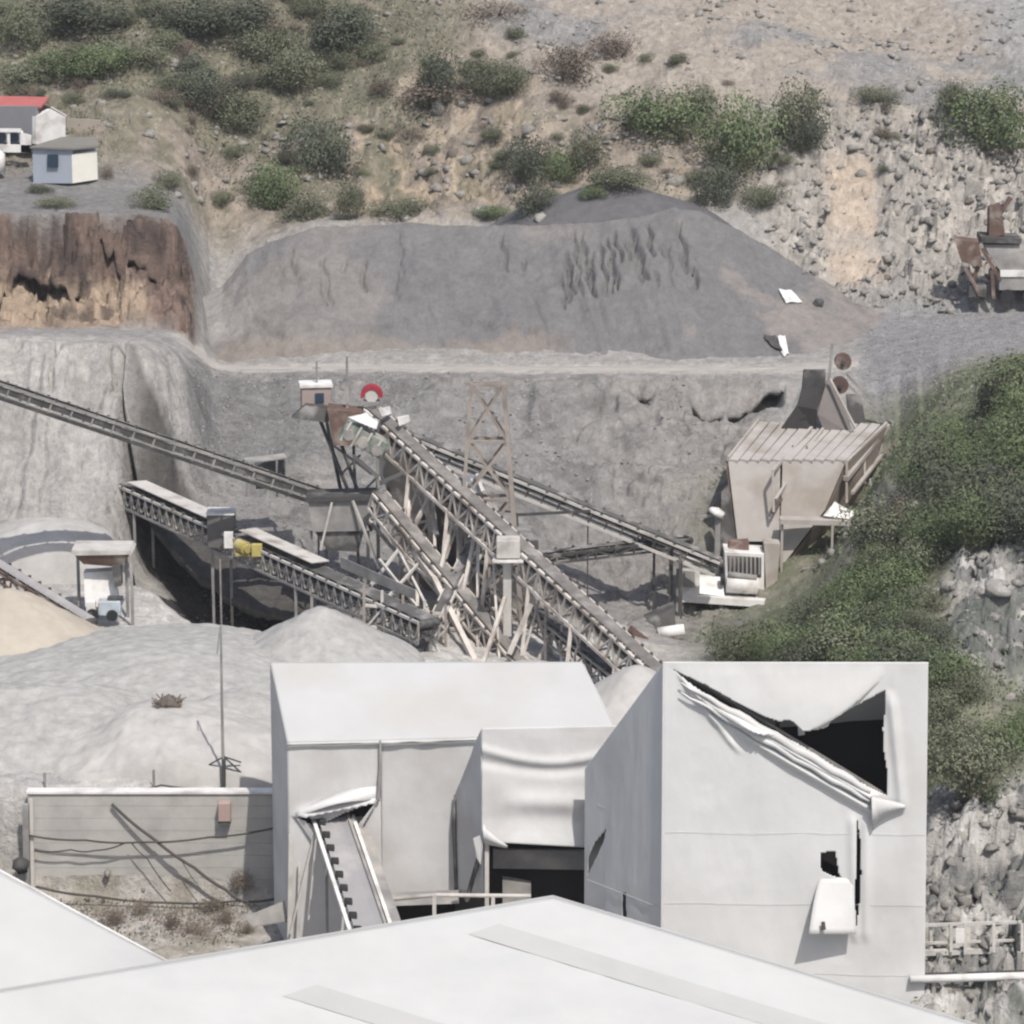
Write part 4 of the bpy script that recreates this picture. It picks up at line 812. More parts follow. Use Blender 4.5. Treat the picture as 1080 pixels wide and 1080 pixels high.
# open steel frame that carries the lower conveyors, left of the main beam
ck = thing('steel_frame', gnd(P(430, 690, 175).x, 175.5), 'low open steel frame of posts and crossed braces left of the thick slanting beam', 'frame')
gx_ = [384, 403, 425, 448, 470]; gy_ = [622, 642, 664, 686, 708]
for j, Y_ in enumerate((174, 177.5)):
    for i, x_ in enumerate(gx_): MB().beam(P(x_, gy_[0] - 4 + i * 5, Y_), P(x_, 712, Y_), .15).build('post', 'steel' if i % 2 else 'mast', ck)
    for y_ in gy_[1:4]: MB().beam(P(gx_[0], y_ - 4, Y_), P(gx_[-1], y_ + 6, Y_), .14).build('cross_bar', 'pale', ck)
for i in range(4):
    for k in range(3):
        if (i + k) % 2: MB().beam(P(gx_[i], gy_[k + 1], 173.9), P(gx_[i + 1], gy_[k + 2], 173.9), .09).build('brace', 'steel', ck)
        else: MB().beam(P(gx_[i + 1], gy_[k + 1], 173.9), P(gx_[i], gy_[k + 2], 173.9), .09).build('brace', 'steel', ck)
rg = random.Random(12)
for x_ in range(500, 600, 16):
    MB().beam(P(x_, 575 + (x_ - 500) * .62, 179.5), P(x_, 712, 179.5), .15).build('post', 'mast', ck)
MB().beam(P(500, 640, 179.4), P(600, 650, 179.4), .16).build('cross_bar', 'steel', ck); MB().beam(P(500, 672, 179.4), P(610, 680, 179.4), .16).build('cross_bar', 'steel', ck)
MB().poly([P(408, 560, 187.5), P(520, 575, 187.5), P(600, 660, 187), P(600, 706, 187), P(470, 706, 187)], (0, .3, 0)).build('dark_screen', 'steelm', ck)
for i in range(6):
    x_ = rg.uniform(410, 500); y_ = rg.uniform(520, 620); MB().poly([P(x_, y_, 186.9), P(x_ + rg.uniform(18, 40), y_ + rg.uniform(5, 20), 186.9), P(x_ + rg.uniform(10, 30), y_ + rg.uniform(35, 60), 186.5), P(x_ - 6, y_ + 40, 186.5)], (0, .2, 0)).build('guard_plate', rg.choice(('steeld', 'rust')), ck)

# paired legs with crossed bracing under the main conveyor
for f_ in (.12, .26, .40, .54, .68, .82):
    p_ = A1.lerp(B1, f_) - g1[4] * 1.35; gz = H(p_.x, p_.y) - .2; wv = g1[3] * (.5 + .12 * (p_.z - gz)); hh = p_.z - gz
    tl_, tr_ = p_ - g1[3] * .5, p_ + g1[3] * .5; bl_, br_ = Vector((p_.x, p_.y, gz)) - wv, Vector((p_.x, p_.y, gz)) + wv
    leg(c1, tl_, bl_, .2, 'pale'); leg(c1, tr_, br_, .2, 'pale')
    k_ = max(1, int(hh / 2.2))
    for i in range(k_):
        u0, u1 = i / k_, (i + 1) / k_; leg(c1, tl_.lerp(bl_, u0), tr_.lerp(br_, u1), .10, 'pale', 'cross_brace'); leg(c1, tr_.lerp(br_, u0), tl_.lerp(bl_, u1), .10, 'pale', 'cross_brace'); leg(c1, tl_.lerp(bl_, u1), tr_.lerp(br_, u1), .12, 'pale', 'cross_brace')
A10, B10 = P(560, 712, 172), P(400, 520, 183)
conveyor('truss_conveyor', 'second pale lattice conveyor seen through the legs of the main one', A10, B10, .9, 1.0, .8, 'pale', 'pale', 'dirtybelt', idler=1.1, chord=.14, lat=.09)
A11, B11 = P(430, 716, 171), P(505, 560, 181)
conveyor('truss_conveyor', 'steep narrow lattice conveyor leaning right between the slanting beams', A11, B11, .7, .8, .8, 'steel', 'steel', idler=1.3, chord=.12, lat=.08)
# ------------------------------------------------------------------ ray onto the ground
def hit(px_, py_, y0=125, y1=320):
    Ys = np.arange(y0, y1, .5); a = (px_ - 540) / F; b = (540 - py_) / F; dy = CP + b * SP; dz = -SP + b * CP
    t = Ys / dy; zr = CH + dz * t; hz = surf(a * t, Ys); k = np.nonzero(hz >= zr)[0]
    k = k[0] if len(k) else len(Ys) - 1
    return Vector((a * t[k], Ys[k], hz[k]))


# ------------------------------------------------------------------ sheeting sheds
def toPx(V):
    V = np.asarray(V, float); dy = V[:, 1]; dz = V[:, 2] - CH
    dep = dy * CP - dz * SP; up = dy * SP + dz * CP
    return 540 + F * V[:, 0] / dep, 540 - F * up / dep
def inpoly(px, py, poly):
    ins = np.zeros(len(px), bool); j = len(poly) - 1
    for i in range(len(poly)):
        xi, yi = poly[i]; xj, yj = poly[j]
        c = ((yi > py) != (yj > py)) & (px < (xj - xi) * (py - yi) / (yj - yi + 1e-9) + xi); ins ^= c; j = i
    return ins
def panel(name, tl, tr, br, bl, m, parent, cell=.09, wr=.03, holes=(), seed=0, push=None, thick=.02, smooth=True, edge=0.0):
    tl, tr, br, bl = [np.array(p) for p in (tl, tr, br, bl)]
    nx = max(3, int(np.linalg.norm(tr - tl) / cell)); ny = max(3, int(np.linalg.norm(bl - tl) / cell))
    U, V = np.meshgrid(np.linspace(0, 1, nx), np.linspace(0, 1, ny)); U = U.ravel()[:, None]; V = V.ravel()[:, None]
    Pt = (tl * (1 - U) + tr * U) * (1 - V) + (bl * (1 - U) + br * U) * V
    nrm = np.cross(tr - tl, bl - tl); nrm /= np.linalg.norm(nrm)
    if nrm[1] > 0: nrm = -nrm
    w_ = np.linalg.norm(tr - tl); h_ = np.linalg.norm(bl - tl); a_ = U[:, 0] * w_; b_ = V[:, 0] * h_
    ed = np.minimum(1, np.minimum(np.minimum(U, 1 - U)[:, 0] * w_, np.minimum(V, 1 - V)[:, 0] * h_) / .5) if not edge else 1
    dsp = (fbm(a_ * .5 + seed, b_ * .22, 4, 120 + seed) * wr * 1.6 + ridge(a_ * .35 + b_ * .10 + seed, b_ * .3, 3, 125 + seed) * wr * .5) * ed
    if edge: Pt[:, 2] += (fbm(a_ * .6, b_ * 0 + 3, 3, 130 + seed) * edge) * V[:, 0]
    px, py = toPx(Pt)
    if push is not None: dsp = dsp + push(px, py)
    Pt = Pt + nrm * dsp[:, None]
    Fc = gridfaces(ny, nx)
    if holes:
        cx, cy = px[Fc].mean(1), py[Fc].mean(1); keep = np.ones(len(Fc), bool)
        for hpoly in holes: keep &= ~inpoly(cx, cy, hpoly)
        Fc = Fc[keep]
    o = npmesh(name, Pt, Fc, m, smooth); o.parent = parent
    if parent is not None: o.matrix_parent_inverse = Matrix.Translation(parent.location).inverted()
    if thick:
        sm = o.modifiers.new('thick', 'SOLIDIFY'); sm.thickness = thick; sm.offset = 0
    return o
def down(p, z=-5.3, y=None): q = Vector(p); q.z = z; q.y = q.y if y is None else y; return q
def drop(px_, py_, Y, z=-5.3):
    p = P(px_, py_, Y); return p, down(p, z)
def slabgrid(name, a, b, c, d, m, parent, **k): return panel(name, a, b, c, d, m, parent, **k)

# gabled shed (B)
shB = thing('sheeting_shed', down(P(303, 781, 141), -5), 'long white sheeting shed with a wide pale roof slope and a conveyor leaving its front', 'shed')
eL, eR = P(303, 781, 141), P(652, 772, 142); rL, rR = P(285, 698.5, 145), P(614, 698, 146)
panel('roof', rL, rR, eR + Vector((0, -.15, -.05)), eL + Vector((0, -.15, -.05)), 'roofB', shB, cell=.12, wr=.03, seed=1)
t = MB()
def curlhem(pts, off, nrm_=(0, -.12, -.02)):
    pass
m1T, m1B = P(401, 780, 140.98), None
panel('wall_sheet', eL, P(401, 779, 141.25), down(P(401, 779, 141.25)), down(eL), 'clothB', shB, cell=.07, wr=.035, seed=2,
      holes=[[(313, 861), (328, 863), (345, 866), (362, 858), (380, 851), (399, 842), (390, 858), (379, 880), (373, 862), (352, 872), (335, 874)]],
      push=lambda px, py: np.exp(-((py - (862 - (px - 313) * .2)) / 7) ** 2) * ss(305, 325, px) * (1 - ss(392, 402, px)) * .5 * (py < (861 - (px - 313) * .2)))
q1, q2 = P(402, 779, 141.3), P(655, 771, 142)
panel('wall_sheet', q1 + Vector((0, -.02, 0)), q2, P(655, 945, 142.3), P(402, 944, 141.6), 'clothB', shB, cell=.09, wr=.03, seed=3, edge=.12)
MB().tube([P(401, 781, 141.05), P(401, 810, 141.1), P(399, 842, 141.0)], [.05, .07, .10], 6).build('folded_edge', 'steelm', shB)
# ragged hem under the eave
V = []; n_ = 60
hem = []
for i in range(n_ + 1):
    f_ = i / n_; p_ = eL.lerp(eR, f_) + Vector((0, -.17, -.05)); dz = -.10 - .22 * max(0, float(fbm(np.array([f_ * 9]), np.array([1.]), 3, 140)[0]) + .1)
    hem += [p_, p_ + Vector((0, -.03, dz))]
o = MB().add(hem, [(2 * i, 2 * i + 1, 2 * i + 3, 2 * i + 2) for i in range(n_)]).build('eave_hem', 'clothB', shB, True); sm = o.modifiers.new('t', 'SOLIDIFY'); sm.thickness = .03
panel('gable_sheet', rL, eL, down(eL), down(rL), 'clothB', shB, cell=.12, wr=.03, seed=4)
panel('back_sheet', rR, rL, down(rL), down(rR), 'clothB', shB, cell=.4, wr=.02, seed=5)
panel('gable_sheet', eR, rR, down(rR), down(eR), 'clothB', shB, cell=.3, wr=.02, seed=6)
# lifted lip over the conveyor mouth
lip = []
for i in range(15):
    f_ = i / 14; x_ = 312 + f_ * 88; yb = 860 - f_ * 18
    wv = math.sin(f_ * math.pi) * .5 + .12
    lip += [P(x_, yb - 3 - 12 * math.sin(f_ * 2.2), 141 + .25 * f_ - .06), P(x_, yb - 3 - 5 * math.sin(f_ * 2.6), 141 + .25 * f_ - wv * .7), P(x_, yb + 3 - 6 * math.sin(f_ * 3), 141 + .25 * f_ - wv)]
o = MB().add(lip, [(3 * i + k, 3 * i + k + 1, 3 * i + k + 4, 3 * i + k + 3) for i in range(14) for k in range(2)]).build('lifted_flap', 'cloth', shB, True); sm = o.modifiers.new('t', 'SOLIDIFY'); sm.thickness = .03
MB().poly([P(399, 842, 140.9), P(379, 868, 141.05), P(378, 884, 141.0), P(384, 868, 140.85)], (0, -.04, 0)).build('torn_corner', 'clothB', shB)
MB().poly([P(312, 862, 140.9), P(322, 866, 140.8), P(334, 884, 140.8), P(330, 888, 140.9), P(320, 872, 140.95)], (0, -.03, 0)).build('torn_corner', 'cloth', shB)
panel('shade_backing', P(300, 790, 143.6), P(480, 790, 143.6), P(480, 1000, 143.6), P(300, 1000, 143.6), 'darkin', shB, cell=.6, wr=0)
MB().poly([P(258, 968, 140), P(300, 951, 141.4), P(304, 972, 141), P(266, 978, 140)], (0, 0, .05)).build('awning_scrap', 'steelm', shB)
for x_ in (308, 316, 306): MB().beam(P(x_, 880 + (x_ - 306) * 3, 140.8), P(x_ - 2, 1010, 140.4), .10).build('pole', 'steel', shB)
MB().beam(P(333, 874, 140.8), P(306, 985, 140.2), .08).build('pole', 'steel', shB)

# outlet conveyor of shed B
A8, B8 = P(405, 1022, 130.5), P(351, 862, 141.6)
c8, g8 = conveyor('outlet_conveyor', 'smooth grey conveyor with dark rollers coming out of the torn mouth of the shed', A8, B8, 1.75, .35, 1.3, 'white', 'steelm', 'dustbelt', idler=99, lattice=False, chord=.16)
hwb = g8[3] * .3
MB().beam(A8 + g8[3] * .62 + g8[4] * .2, B8 + g8[3] * .62 + g8[4] * .2, .12, .1, up=g8[4]).build('skirt', 'steelm', c8)
MB().beam(A8 + g8[3] * 1.15 - g8[4] * .1, B8 + g8[3] * 1.15 - g8[4] * .1, .5, .05, up=g8[4]).build('walkway', 'steelm', c8)
for i in range(11):
    c = B8 - g8[2] * (.6 + i * 1.05); sgn = -1 if g8[3].x > 0 else 1
    MB().tube([c + g8[3] * sgn * .74 + g8[4] * .16, c + g8[3] * sgn * .46 + g8[4] * .12], .2, 10).build('wing_roller', 'rubber', c8, False)
for f_ in (.3, .75):
    p_ = A8.lerp(B8, f_) - g8[4] * .3
    for u in (-.8, .8): leg(c8, p_ + g8[3] * u, down(p_ + g8[3] * u, H((p_ + g8[3] * u).x, (p_ + g8[3] * u).y) - .2), .12, 'steelm')

# annex between the sheds
an = thing('sheeting_annex', down(P(508, 768, 138.5), -5), 'smaller wrinkled white sheeting annex open underneath between the two sheds', 'shed')
a0, a1, a2 = P(508, 768, 138.5), P(655, 765, 139), P(481, 836, 141.4)
def curvebot(px, py): return 0 * px
panel('wall_sheet', a0, a1, P(655, 894, 138.9), P(508, 886, 138.4), 'clothB', an, cell=.07, wr=.06, seed=11,
      push=lambda px, py: .18 * np.exp(-((py - (845 + (px - 508) * .02)) / 10) ** 2) * ss(515, 560, px) + .10 * np.exp(-((py - (790 + 14 * np.sin((px - 508) / 47.))) / 5) ** 2) - .10 * np.exp(-((py - (803 + 10 * np.sin((px - 508) / 47.))) / 6) ** 2) + .25 * ss(860, 893, py))
panel('side_sheet', a2, a0, P(510, 945, 138.5), P(482, 938, 141.4), 'clothB', an, cell=.08, wr=.05, seed=12, edge=.1)
panel('roof', a2, P(640, 836, 141.8), a1, a0, 'clothB', an, cell=.15, wr=.05, seed=13)
MB().tube([P(480, 838, 141.35), P(479, 870, 141.3), P(480, 905, 141.25), P(482, 942, 141.2)], [.05, .11, .08, .12], 6).build('folded_edge', 'steeld', an, True)
crl = []
for i in range(9):
    f_ = i / 8; crl += [P(509 + 26 * f_, 868 + 24 * f_ ** .8, 138.1 - .1 * f_), P(509 + 26 * f_, 876 + 17 * f_ ** .8, 137.8), P(511 + 24 * f_, 890 + 4 * f_, 138.0)]
o = MB().add(crl, [(3 * i + k, 3 * i + k + 1, 3 * i + k + 4, 3 * i + k + 3) for i in range(8) for k in range(2)]).build('curled_corner', 'cloth', an, True); sm = o.modifiers.new('t', 'SOLIDIFY'); sm.thickness = .03
MB().poly([P(499, 884, 138.0), P(506, 881, 138.0), P(509, 892, 138.0), P(507, 912, 138.1), P(503, 905, 138.1)], (0, -.04, 0)).build('torn_scrap', 'cloth', an)
panel('shade_backing', P(512, 850, 140.7), P(660, 850, 140.7), P(660, 990, 140.7), P(512, 990, 140.7), 'darkin', an, cell=.6, wr=0)
MB().poly([P(520, 896, 140.2), P(655, 898, 140.2), P(655, 918, 140.2), P(520, 916, 140.2)], (0, .2, 0)).build('inner_beam', 'steelm', an)
MB().poly([P(530, 928, 139.6), P(560, 933, 139.6), P(560, 960, 139.6), P(530, 960, 139.6)], (0, .5, 0)).build('inner_machine', 'steelm', an)
MB().beam(P(513.5, 890, 138.3), down(P(513.5, 960, 138.3), -5.2), .18).build('post', 'steel', an)
MB().beam(P(505, 905, 138.8), P(492, 950, 139.2), .16).build('prop', 'steeld', an)
rl = thing('pipe_rail', down(P(460, 945, 137), -5), 'pale horizontal pipe rail on short posts in front of the annex', 'railing')
MB().tube([P(400, 950, 139), P(460, 944, 137.5), P(560, 945, 137.5)], .09, 8).build('rail', 'steel', rl)
for x_ in (458, 520): MB().beam(P(x_, 944, 137.5), down(P(x_, 944, 137.5), -5.2), .16).build('post', 'steel', rl)
MB().poly([P(400, 944, 140.6), P(484, 941, 140.6), P(484, 953, 140.3), P(400, 956, 140.3)], (0, .3, 0)).build('sill', 'steelm', shB)

# tall torn shed (C)
shC = thing('torn_sheeting_shed', down(P(700, 698, 132), -5), 'tall white sheeting shed whose front is ripped open in a large dark tear', 'shed')
t0, t1 = P(700.5, 698, 132), P(979, 698.5, 132); b0, b1 = P(698, 1062, 131.5), P(975, 1062, 131.5)
tb = P(617, 811, 137.5); tbr = P(905, 805, 138)
HOLE = [(711, 707), (745, 722), (780, 741), (805, 753), (820, 758), (833, 757), (838, 760), (846, 768), (858, 770), (872, 767), (876, 760), (892, 750), (912, 739), (933, 728), (934, 745), (931, 768), (932, 792), (936, 815), (935, 839), (915, 829), (880, 808), (845, 786), (800, 763), (760, 741), (730, 722)]
SLIT = [(904, 864), (907, 885), (908, 920), (906, 955), (903, 976), (901, 950), (903, 905)]
WIN = [(866, 899), (881, 898), (885, 922), (888, 926), (878, 924), (866, 918)]
def pushC(px, py):
    ln = 712 + (px - 713) * .575                       # lower lip of the tear
    d1 = (py - ln)
    on = ss(713, 745, px) * (1 - ss(915, 930, px))
    f = on * (.42 * np.exp(-((d1 - 9) / 5) ** 2) + .30 * np.exp(-((d1 - 22) / 5) ** 2) - .15 * np.exp(-((d1 - 15) / 3) ** 2)) * ss(713, 840, px)
    # hanging drape above the tear
    cx = (px - 823) / 110; top = 700; low = 708 + 62 * np.clip(1 - cx * cx, 0, 1)
    f += .40 * ss(top, np.maximum(low, 701), py) * (py < low + 3) * np.clip(1 - cx * cx, 0, 1)
    f += .05 * np.sin(2.2 * (py - 700) / (np.abs(px - 706) * .28 + 4)) * (py < low) * np.clip(1 - cx * cx, 0, 1)
    f += .16 * np.exp(-((px - (940 + (py - 740) * .10)) / 5) ** 2) * band(735, 850, 10, py)
    f += .12 * np.exp(-((px - 899 - (py - 870) * .02) / 5) ** 2) * band(862, 990, 8, py) + .1 * np.exp(-((px - 913) / 5) ** 2) * band(862, 990, 8, py)
    f += .12 * np.exp(-((px - 718 - (py - 712) * .75) / 4) ** 2) * band(715, 790, 8, py)
    return f
panel('wall_sheet', t0, t1, b1, b0, 'cloth', shC, cell=.055, wr=.04, seed=21, holes=[HOLE, SLIT, WIN], push=pushC)
panel('wall_sheet', tb, t0, down(b0, -5.3), down(P(617, 960, 137.5), -5.3), 'cloth', shC, cell=.07, wr=.03, seed=22,
      holes=[[(640, 874), (637, 888), (629, 905), (620, 923), (621, 905), (628, 888)], [(657, 941), (661, 941), (661, 990), (657, 990)]])
panel('roof', tb, tbr, t1, t0, 'cloth', shC, cell=.3, wr=.03, seed=23)
panel('wall_sheet', t1, tbr, down(tbr), down(t1), 'cloth', shC, cell=.3, wr=.03, seed=24)
panel('wall_sheet', tbr, tb, down(tb), down(tbr), 'cloth', shC, cell=.3, wr=.03, seed=25)
panel('shade_backing', P(690, 790, 136), P(960, 710, 135.2), down(P(960, 740, 135.2), -5), down(P(690, 740, 136), -5), 'darkin', shC, cell=.6, wr=0)  # added backing, painted dark so the tear opens onto shade
panel('shade_backing', P(706, 704, 132.4), P(975, 702, 132.4), P(955, 722, 135.3), P(692, 792, 136.2), 'darkin', shC, cell=.6, wr=0)
MB().beam(P(700, 705, 132.7), P(950, 852, 132.6), .16).build('frame_bar', 'steeld', shC); MB().beam(P(820, 700, 133), P(820, 1060, 133), .16).build('frame_bar', 'steeld', shC)
MB().beam(P(712, 703, 132.3), P(940, 842, 132.2), .10).build('frame_bar', 'steelm', shC)
MB().poly([P(841, 761, 132.4), P(847, 765, 132.4), P(849, 775, 132.4), P(842, 776, 132.5)], (0, .05, 0)).build('torn_scrap', 'cloth', shC)
# rolled folds along the lower lip
for (off_, r_, mm) in ((5, .16, 'clothB'), (15, .11, 'cloth')):
    pts = [P(718 + i * 10, 712 + (i * 10 + 5) * .575 + off_ + 1.2 * math.sin(i * 1.7), 131.72 - .012 * i) for i in range(21)]
    MB().tube(pts, [.03 + r_ * min(1, i / 6) * min(1, (20 - i) / 3 + .2) for i in range(21)], 7).build('rolled_fold', mm, shC, True)
# triangular fold hanging from the corner of the tear
fd = []
for i in range(9):
    f_ = i / 8; x_ = 919 + 37 * f_; fd += [P(x_, 838 + 11 * f_, 131.65), P(x_, 842 + 9 * f_ ** .7, 131.05 + .5 * f_), P(x_ + 1 * (1 - f_), 876 - 25 * f_ ** .55, 131.5)]
o = MB().add(fd, [(3 * i + k, 3 * i + k + 1, 3 * i + k + 4, 3 * i + k + 3) for i in range(8) for k in range(2)]).build('hanging_fold', 'clothB', shC, True); sm = o.modifiers.new('t', 'SOLIDIFY'); sm.thickness = .02
# outward flap with its small hole
def fl(px_, py_, out): return P(px_, py_, 131.75 - out)
fp = []; rows = 10; colsn = 8
for j in range(rows + 1):
    v = j / rows
    for i in range(colsn + 1):
        u = i / colsn; xl = 866 - 13 * v ** .6; xr = 900 + 3 * v; fp.append(fl(xl + (xr - xl) * u, 926 + 59 * v, .06 + 1.25 * v * (1 - .35 * u)))
fcs = [(j * 9 + i, j * 9 + i + 1, (j + 1) * 9 + i + 1, (j + 1) * 9 + i) for j in range(rows) for i in range(colsn)]
o = MB().add(fp, fcs).build('hanging_flap', 'clothB', shC, True); sm = o.modifiers.new('t', 'SOLIDIFY'); sm.thickness = .02
MB().poly([fl(866, 972, 1.2), fl(870, 972, 1.2), fl(871, 980, 1.3), fl(866, 981, 1.3)], (0, -.05, 0)).build('clip', 'steeld', shC)
for (pa, pb_, yy) in (((702, 877), (976, 880), 131.68), ((702, 952), (975, 955), 131.58), ((700, 1022), (975, 1030), 131.5)):
    for k in range(1): 
        q0, q1_ = P(pa[0], pa[1], yy), P(pb_[0], pb_[1], yy); MB().tube([q0.lerp(q1_, i / 12) for i in range(13)], .006, 5).build('seam', 'cloth', shC)
for (pa, pb_) in (((631, 848, 136.6), (699, 876, 132.2)), ((620, 927, 137.2), (698, 957, 131.9))):
    q0, q1_ = P(*pa), P(*pb_); MB().tube([q0 + Vector((-.03, -.08, 0)), q1_ + Vector((-.06, -.08, 0))], .016, 5).build('seam', 'clothB', shC)
MB().tube([t0 + Vector((-.03, -.03, 0)), b0 + Vector((-.03, -.03, 0))], .05, 6).build('corner_edge', 'cloth', shC)

# ------------------------------------------------------------------ foreground roofs
ra = thing('white_roof_building', Vector((0, 100, -8)), 'large low white sloping roof with faint grey strips filling the foreground', 'building')
Ap = P(583, 946, 108); RV = Vector((-20, -18.7, 0)); Rr = P(1110, 1106, 105)
pn = (Rr - Ap).cross(RV).normalized(); cl = Vector((0, 0, CH)); rd = P(-90, 1060, 100) - cl; Lr = cl + rd * ((Ap - cl).dot(pn) / rd.dot(pn))
K = (Lr - Ap) * 1.7; zb = -8
panel('roof', Ap, Rr, Rr + K, Ap + K, 'roofcloth', ra, cell=.3, wr=.03, seed=31)
sl_n = pn if pn.z > 0 else -pn
for f_, g_ in ((.115, .03), (.40, .03), (.68, .03)):
    st = Ap + RV * f_ + (Rr - Ap) * g_ + sl_n * .03; wv = RV * .05; V = []; k_ = 14
    for i in range(k_ + 1): V += [st + (Rr - Ap) * (.94 * i / k_), st + (Rr - Ap) * (.94 * i / k_) + wv]
    MB().add(V, [(2 * i, 2 * i + 1, 2 * i + 3, 2 * i + 2) for i in range(k_)]).build('roof_strip', 'stripe', ra)
cs = [Ap, Rr, Rr + K, Ap + K]
for i in range(4):
    p_, q_ = cs[i] - Vector((0, 0, .15)), cs[(i + 1) % 4] - Vector((0, 0, .15)); inn = ((cs[0] + cs[2]) / 2 - (p_ + q_) / 2); inn.z = 0; inn = inn.normalized() * .2
    MB().poly([p_ + inn, q_ + inn, down(q_ + inn, zb), down(p_ + inn, zb)], inn).build('wall', 'block', ra)
MB().beam(Ap + Vector((0, .03, .0)), Rr + Vector((0, .03, .0)), .08, .08).build('verge', 'roofB', ra); MB().beam(Ap + Vector((0, .03, .0)), Lr + Vector((0, .03, .0)), .08, .08).build('verge', 'roofB', ra)
rb = thing('white_roof_building', Vector((-16, 116, -8)), 'white roof slope showing as a triangle at the lower left corner', 'building')
r0, r1, r2, r3 = P(-110, 860, 119), P(191, 1023, 114), P(191, 1060, 110), P(-110, 1100, 109)
panel('roof', r0, r1, r2, r3, 'roofcloth', rb, cell=.4, wr=.012, seed=33)
MB().poly([r1 - Vector((0, 0, .1)), r0 - Vector((0, 0, .1)), down(r0, -8), down(r1, -8)], (0, -.2, 0)).build('wall', 'block', rb)
MB().poly([r1 - Vector((.1, 0, .1)), r2 - Vector((.1, 0, .1)), down(r2, -8), down(r1, -8)], (-.2, 0, 0)).build('wall', 'block', rb)
MB().beam(r0 + Vector((0, .05, 0)), r1 + Vector((0, .05, 0)), .10, .10).build('verge', 'white', rb)

# ------------------------------------------------------------------ block wall, cables, poles
bw = thing('block_wall', Vector((P(150, 845, 147.4).x, 147.5, -5)), 'pale concrete block retaining wall with sagging cables left of the sheds', 'wall')
xl, xr = P(30, 845, 147.5).x, P(290, 845, 147.5).x; t = MB(); nC = 9; hC = 5.35 / nC
for i in range(nC): t.box(((xl + xr) / 2, 147.55 + random.uniform(-.008, .008), -5.25 + hC * (i + .5)), (xr - xl, .5, hC - .012))
t.box(((xl + xr) / 2, 147.7, -2.6), (xr - xl - .1, .3, 5.2)); t.build('blockwork', 'block', bw)
MB().box(((xl + xr) / 2, 147.5, .16), (xr - xl + .1, .62, .10)).build('coping', 'white', bw)
MB().box(P(237, 856, 147.0), (.55, .5, .95)).build('meter_box', mat('pinkish_box', (.40, .30, .27), .8, .1, 1), bw, bevel=.03)
MB().box(P(237, 866, 147.0), (.57, .5, .14)).build('box_foot', 'steeld', bw)
def cable(pts, label, r_=.035, m='cable', grp=None, nm='cable'):
    V = [P(*p) for p in pts]; out = []
    for i in range(len(V) - 1):
        for k in range(6): 
            f_ = k / 6; out.append(V[i].lerp(V[i + 1], f_) - Vector((0, 0, math.sin(f_ * math.pi) * .08)))
    out.append(V[-1]); return tag(MB().tube(out, r_, 5).build(nm, m, None, True), label, 'cable', grp)
cable([(30, 881, 146.8), (90, 886, 146.7), (150, 888, 146.7), (220, 883, 146.7), (290, 873, 146.8)], 'upper dark cable sagging across the full width of the block wall', .05)
cable([(36, 897, 146.9), (75, 896, 146.8), (100, 897, 146.8), (132, 889, 146.7)], 'short drooping cable at the left end of the block wall', .04)
cable([(38, 935, 146.6), (100, 945, 146.3), (180, 952, 146.2), (250, 950, 146.3), (290, 948, 146.4)], 'lower dark cable along the foot of the block wall', .06)
cable([(118, 848, 147.1), (160, 883, 146.8), (205, 915, 146.6), (238, 938, 146.4), (258, 951, 146.2)], 'thick dark cable running diagonally down the block wall', .075)
cable([(138, 888, 146.8), (155, 905, 146.7), (180, 940, 146.5)], 'thin cable hanging below the thick diagonal one', .03)
cable([(165, 885, 146.85), (190, 905, 146.8), (212, 938, 146.5)], 'thin faint cable beside the thick diagonal one', .02)
cable([(-20, 832, 149), (40, 826, 149), (60, 832, 148.6), (120, 836, 148.4), (170, 828, 148.4), (236, 832, 148.2), (290, 834, 148.2)], 'dark rope lying along the top edge of the block wall', .05)
cable([(-20, 822, 151), (60, 818, 151), (110, 823, 150), (200, 822, 150), (290, 826, 150)], 'second thinner rope on the yard behind the block wall', .03)
tp = thing('thin_pole', gnd(P(235, 830, 149).x, 149), 'thin pole with a splayed foot standing on the block wall', 'pole')
MB().tube([P(233, 660, 149), P(234, 740, 149), P(236, 832, 149)], [.05, .06, .08], 6).build('pole', 'steelm', tp)
MB().tube([P(229, 690, 149), P(232, 662, 149)], .03, 5).build('hook', 'steelm', tp)
t = MB()
for (x_, y_) in ((218, 808), (254, 804), (262, 822)): t.beam(P(236, 798, 149), P(x_, y_, 149.6), .07)
t.beam(P(236, 800, 149), P(236, 835, 149), .18); t.build('foot', 'steeld', tp)
for (x_, y0, y1, Yp, lb) in ((232, 590, 662, 185, 'faint thin post in the yard behind the thin pole'), (47, 815, 845, 148.4, 'short stake on the left end of the block wall'), (162, 812, 838, 148.6, 'short stake on the middle of the block wall')):
    a_ = P(x_, y0, Yp); tag(MB().tube([a_, gnd(a_.x, a_.y, -.1)], .06, 6).build('post', 'steelm'), lb, 'post')
ep = thing('corner_post', Vector((P(28, 900, 147).x, 147, -5)), 'weathered post stack with a dark bundle at the left end of the block wall', 'post')
MB().beam(P(27, 848, 146.9), down(P(27, 900, 146.9), -5.2), .28).build('post', 'steelm', ep); MB().beam(P(33, 843, 147.0), down(P(33, 900, 147), -5.2), .16).build('post', 'steel', ep)
MB().tube([P(18, 905, 146.6), P(22, 912, 146.5), P(24, 920, 146.5)], [.2, .45, .25], 9).build('bundle', 'steeld', ep, True)
bp = hit(178, 744); t = MB(); t.tube([bp + Vector((-.55, 0, .0)), bp + Vector((0, 0, .15)), bp + Vector((.6, 0, .0))], [.2, .42, .2], 9)
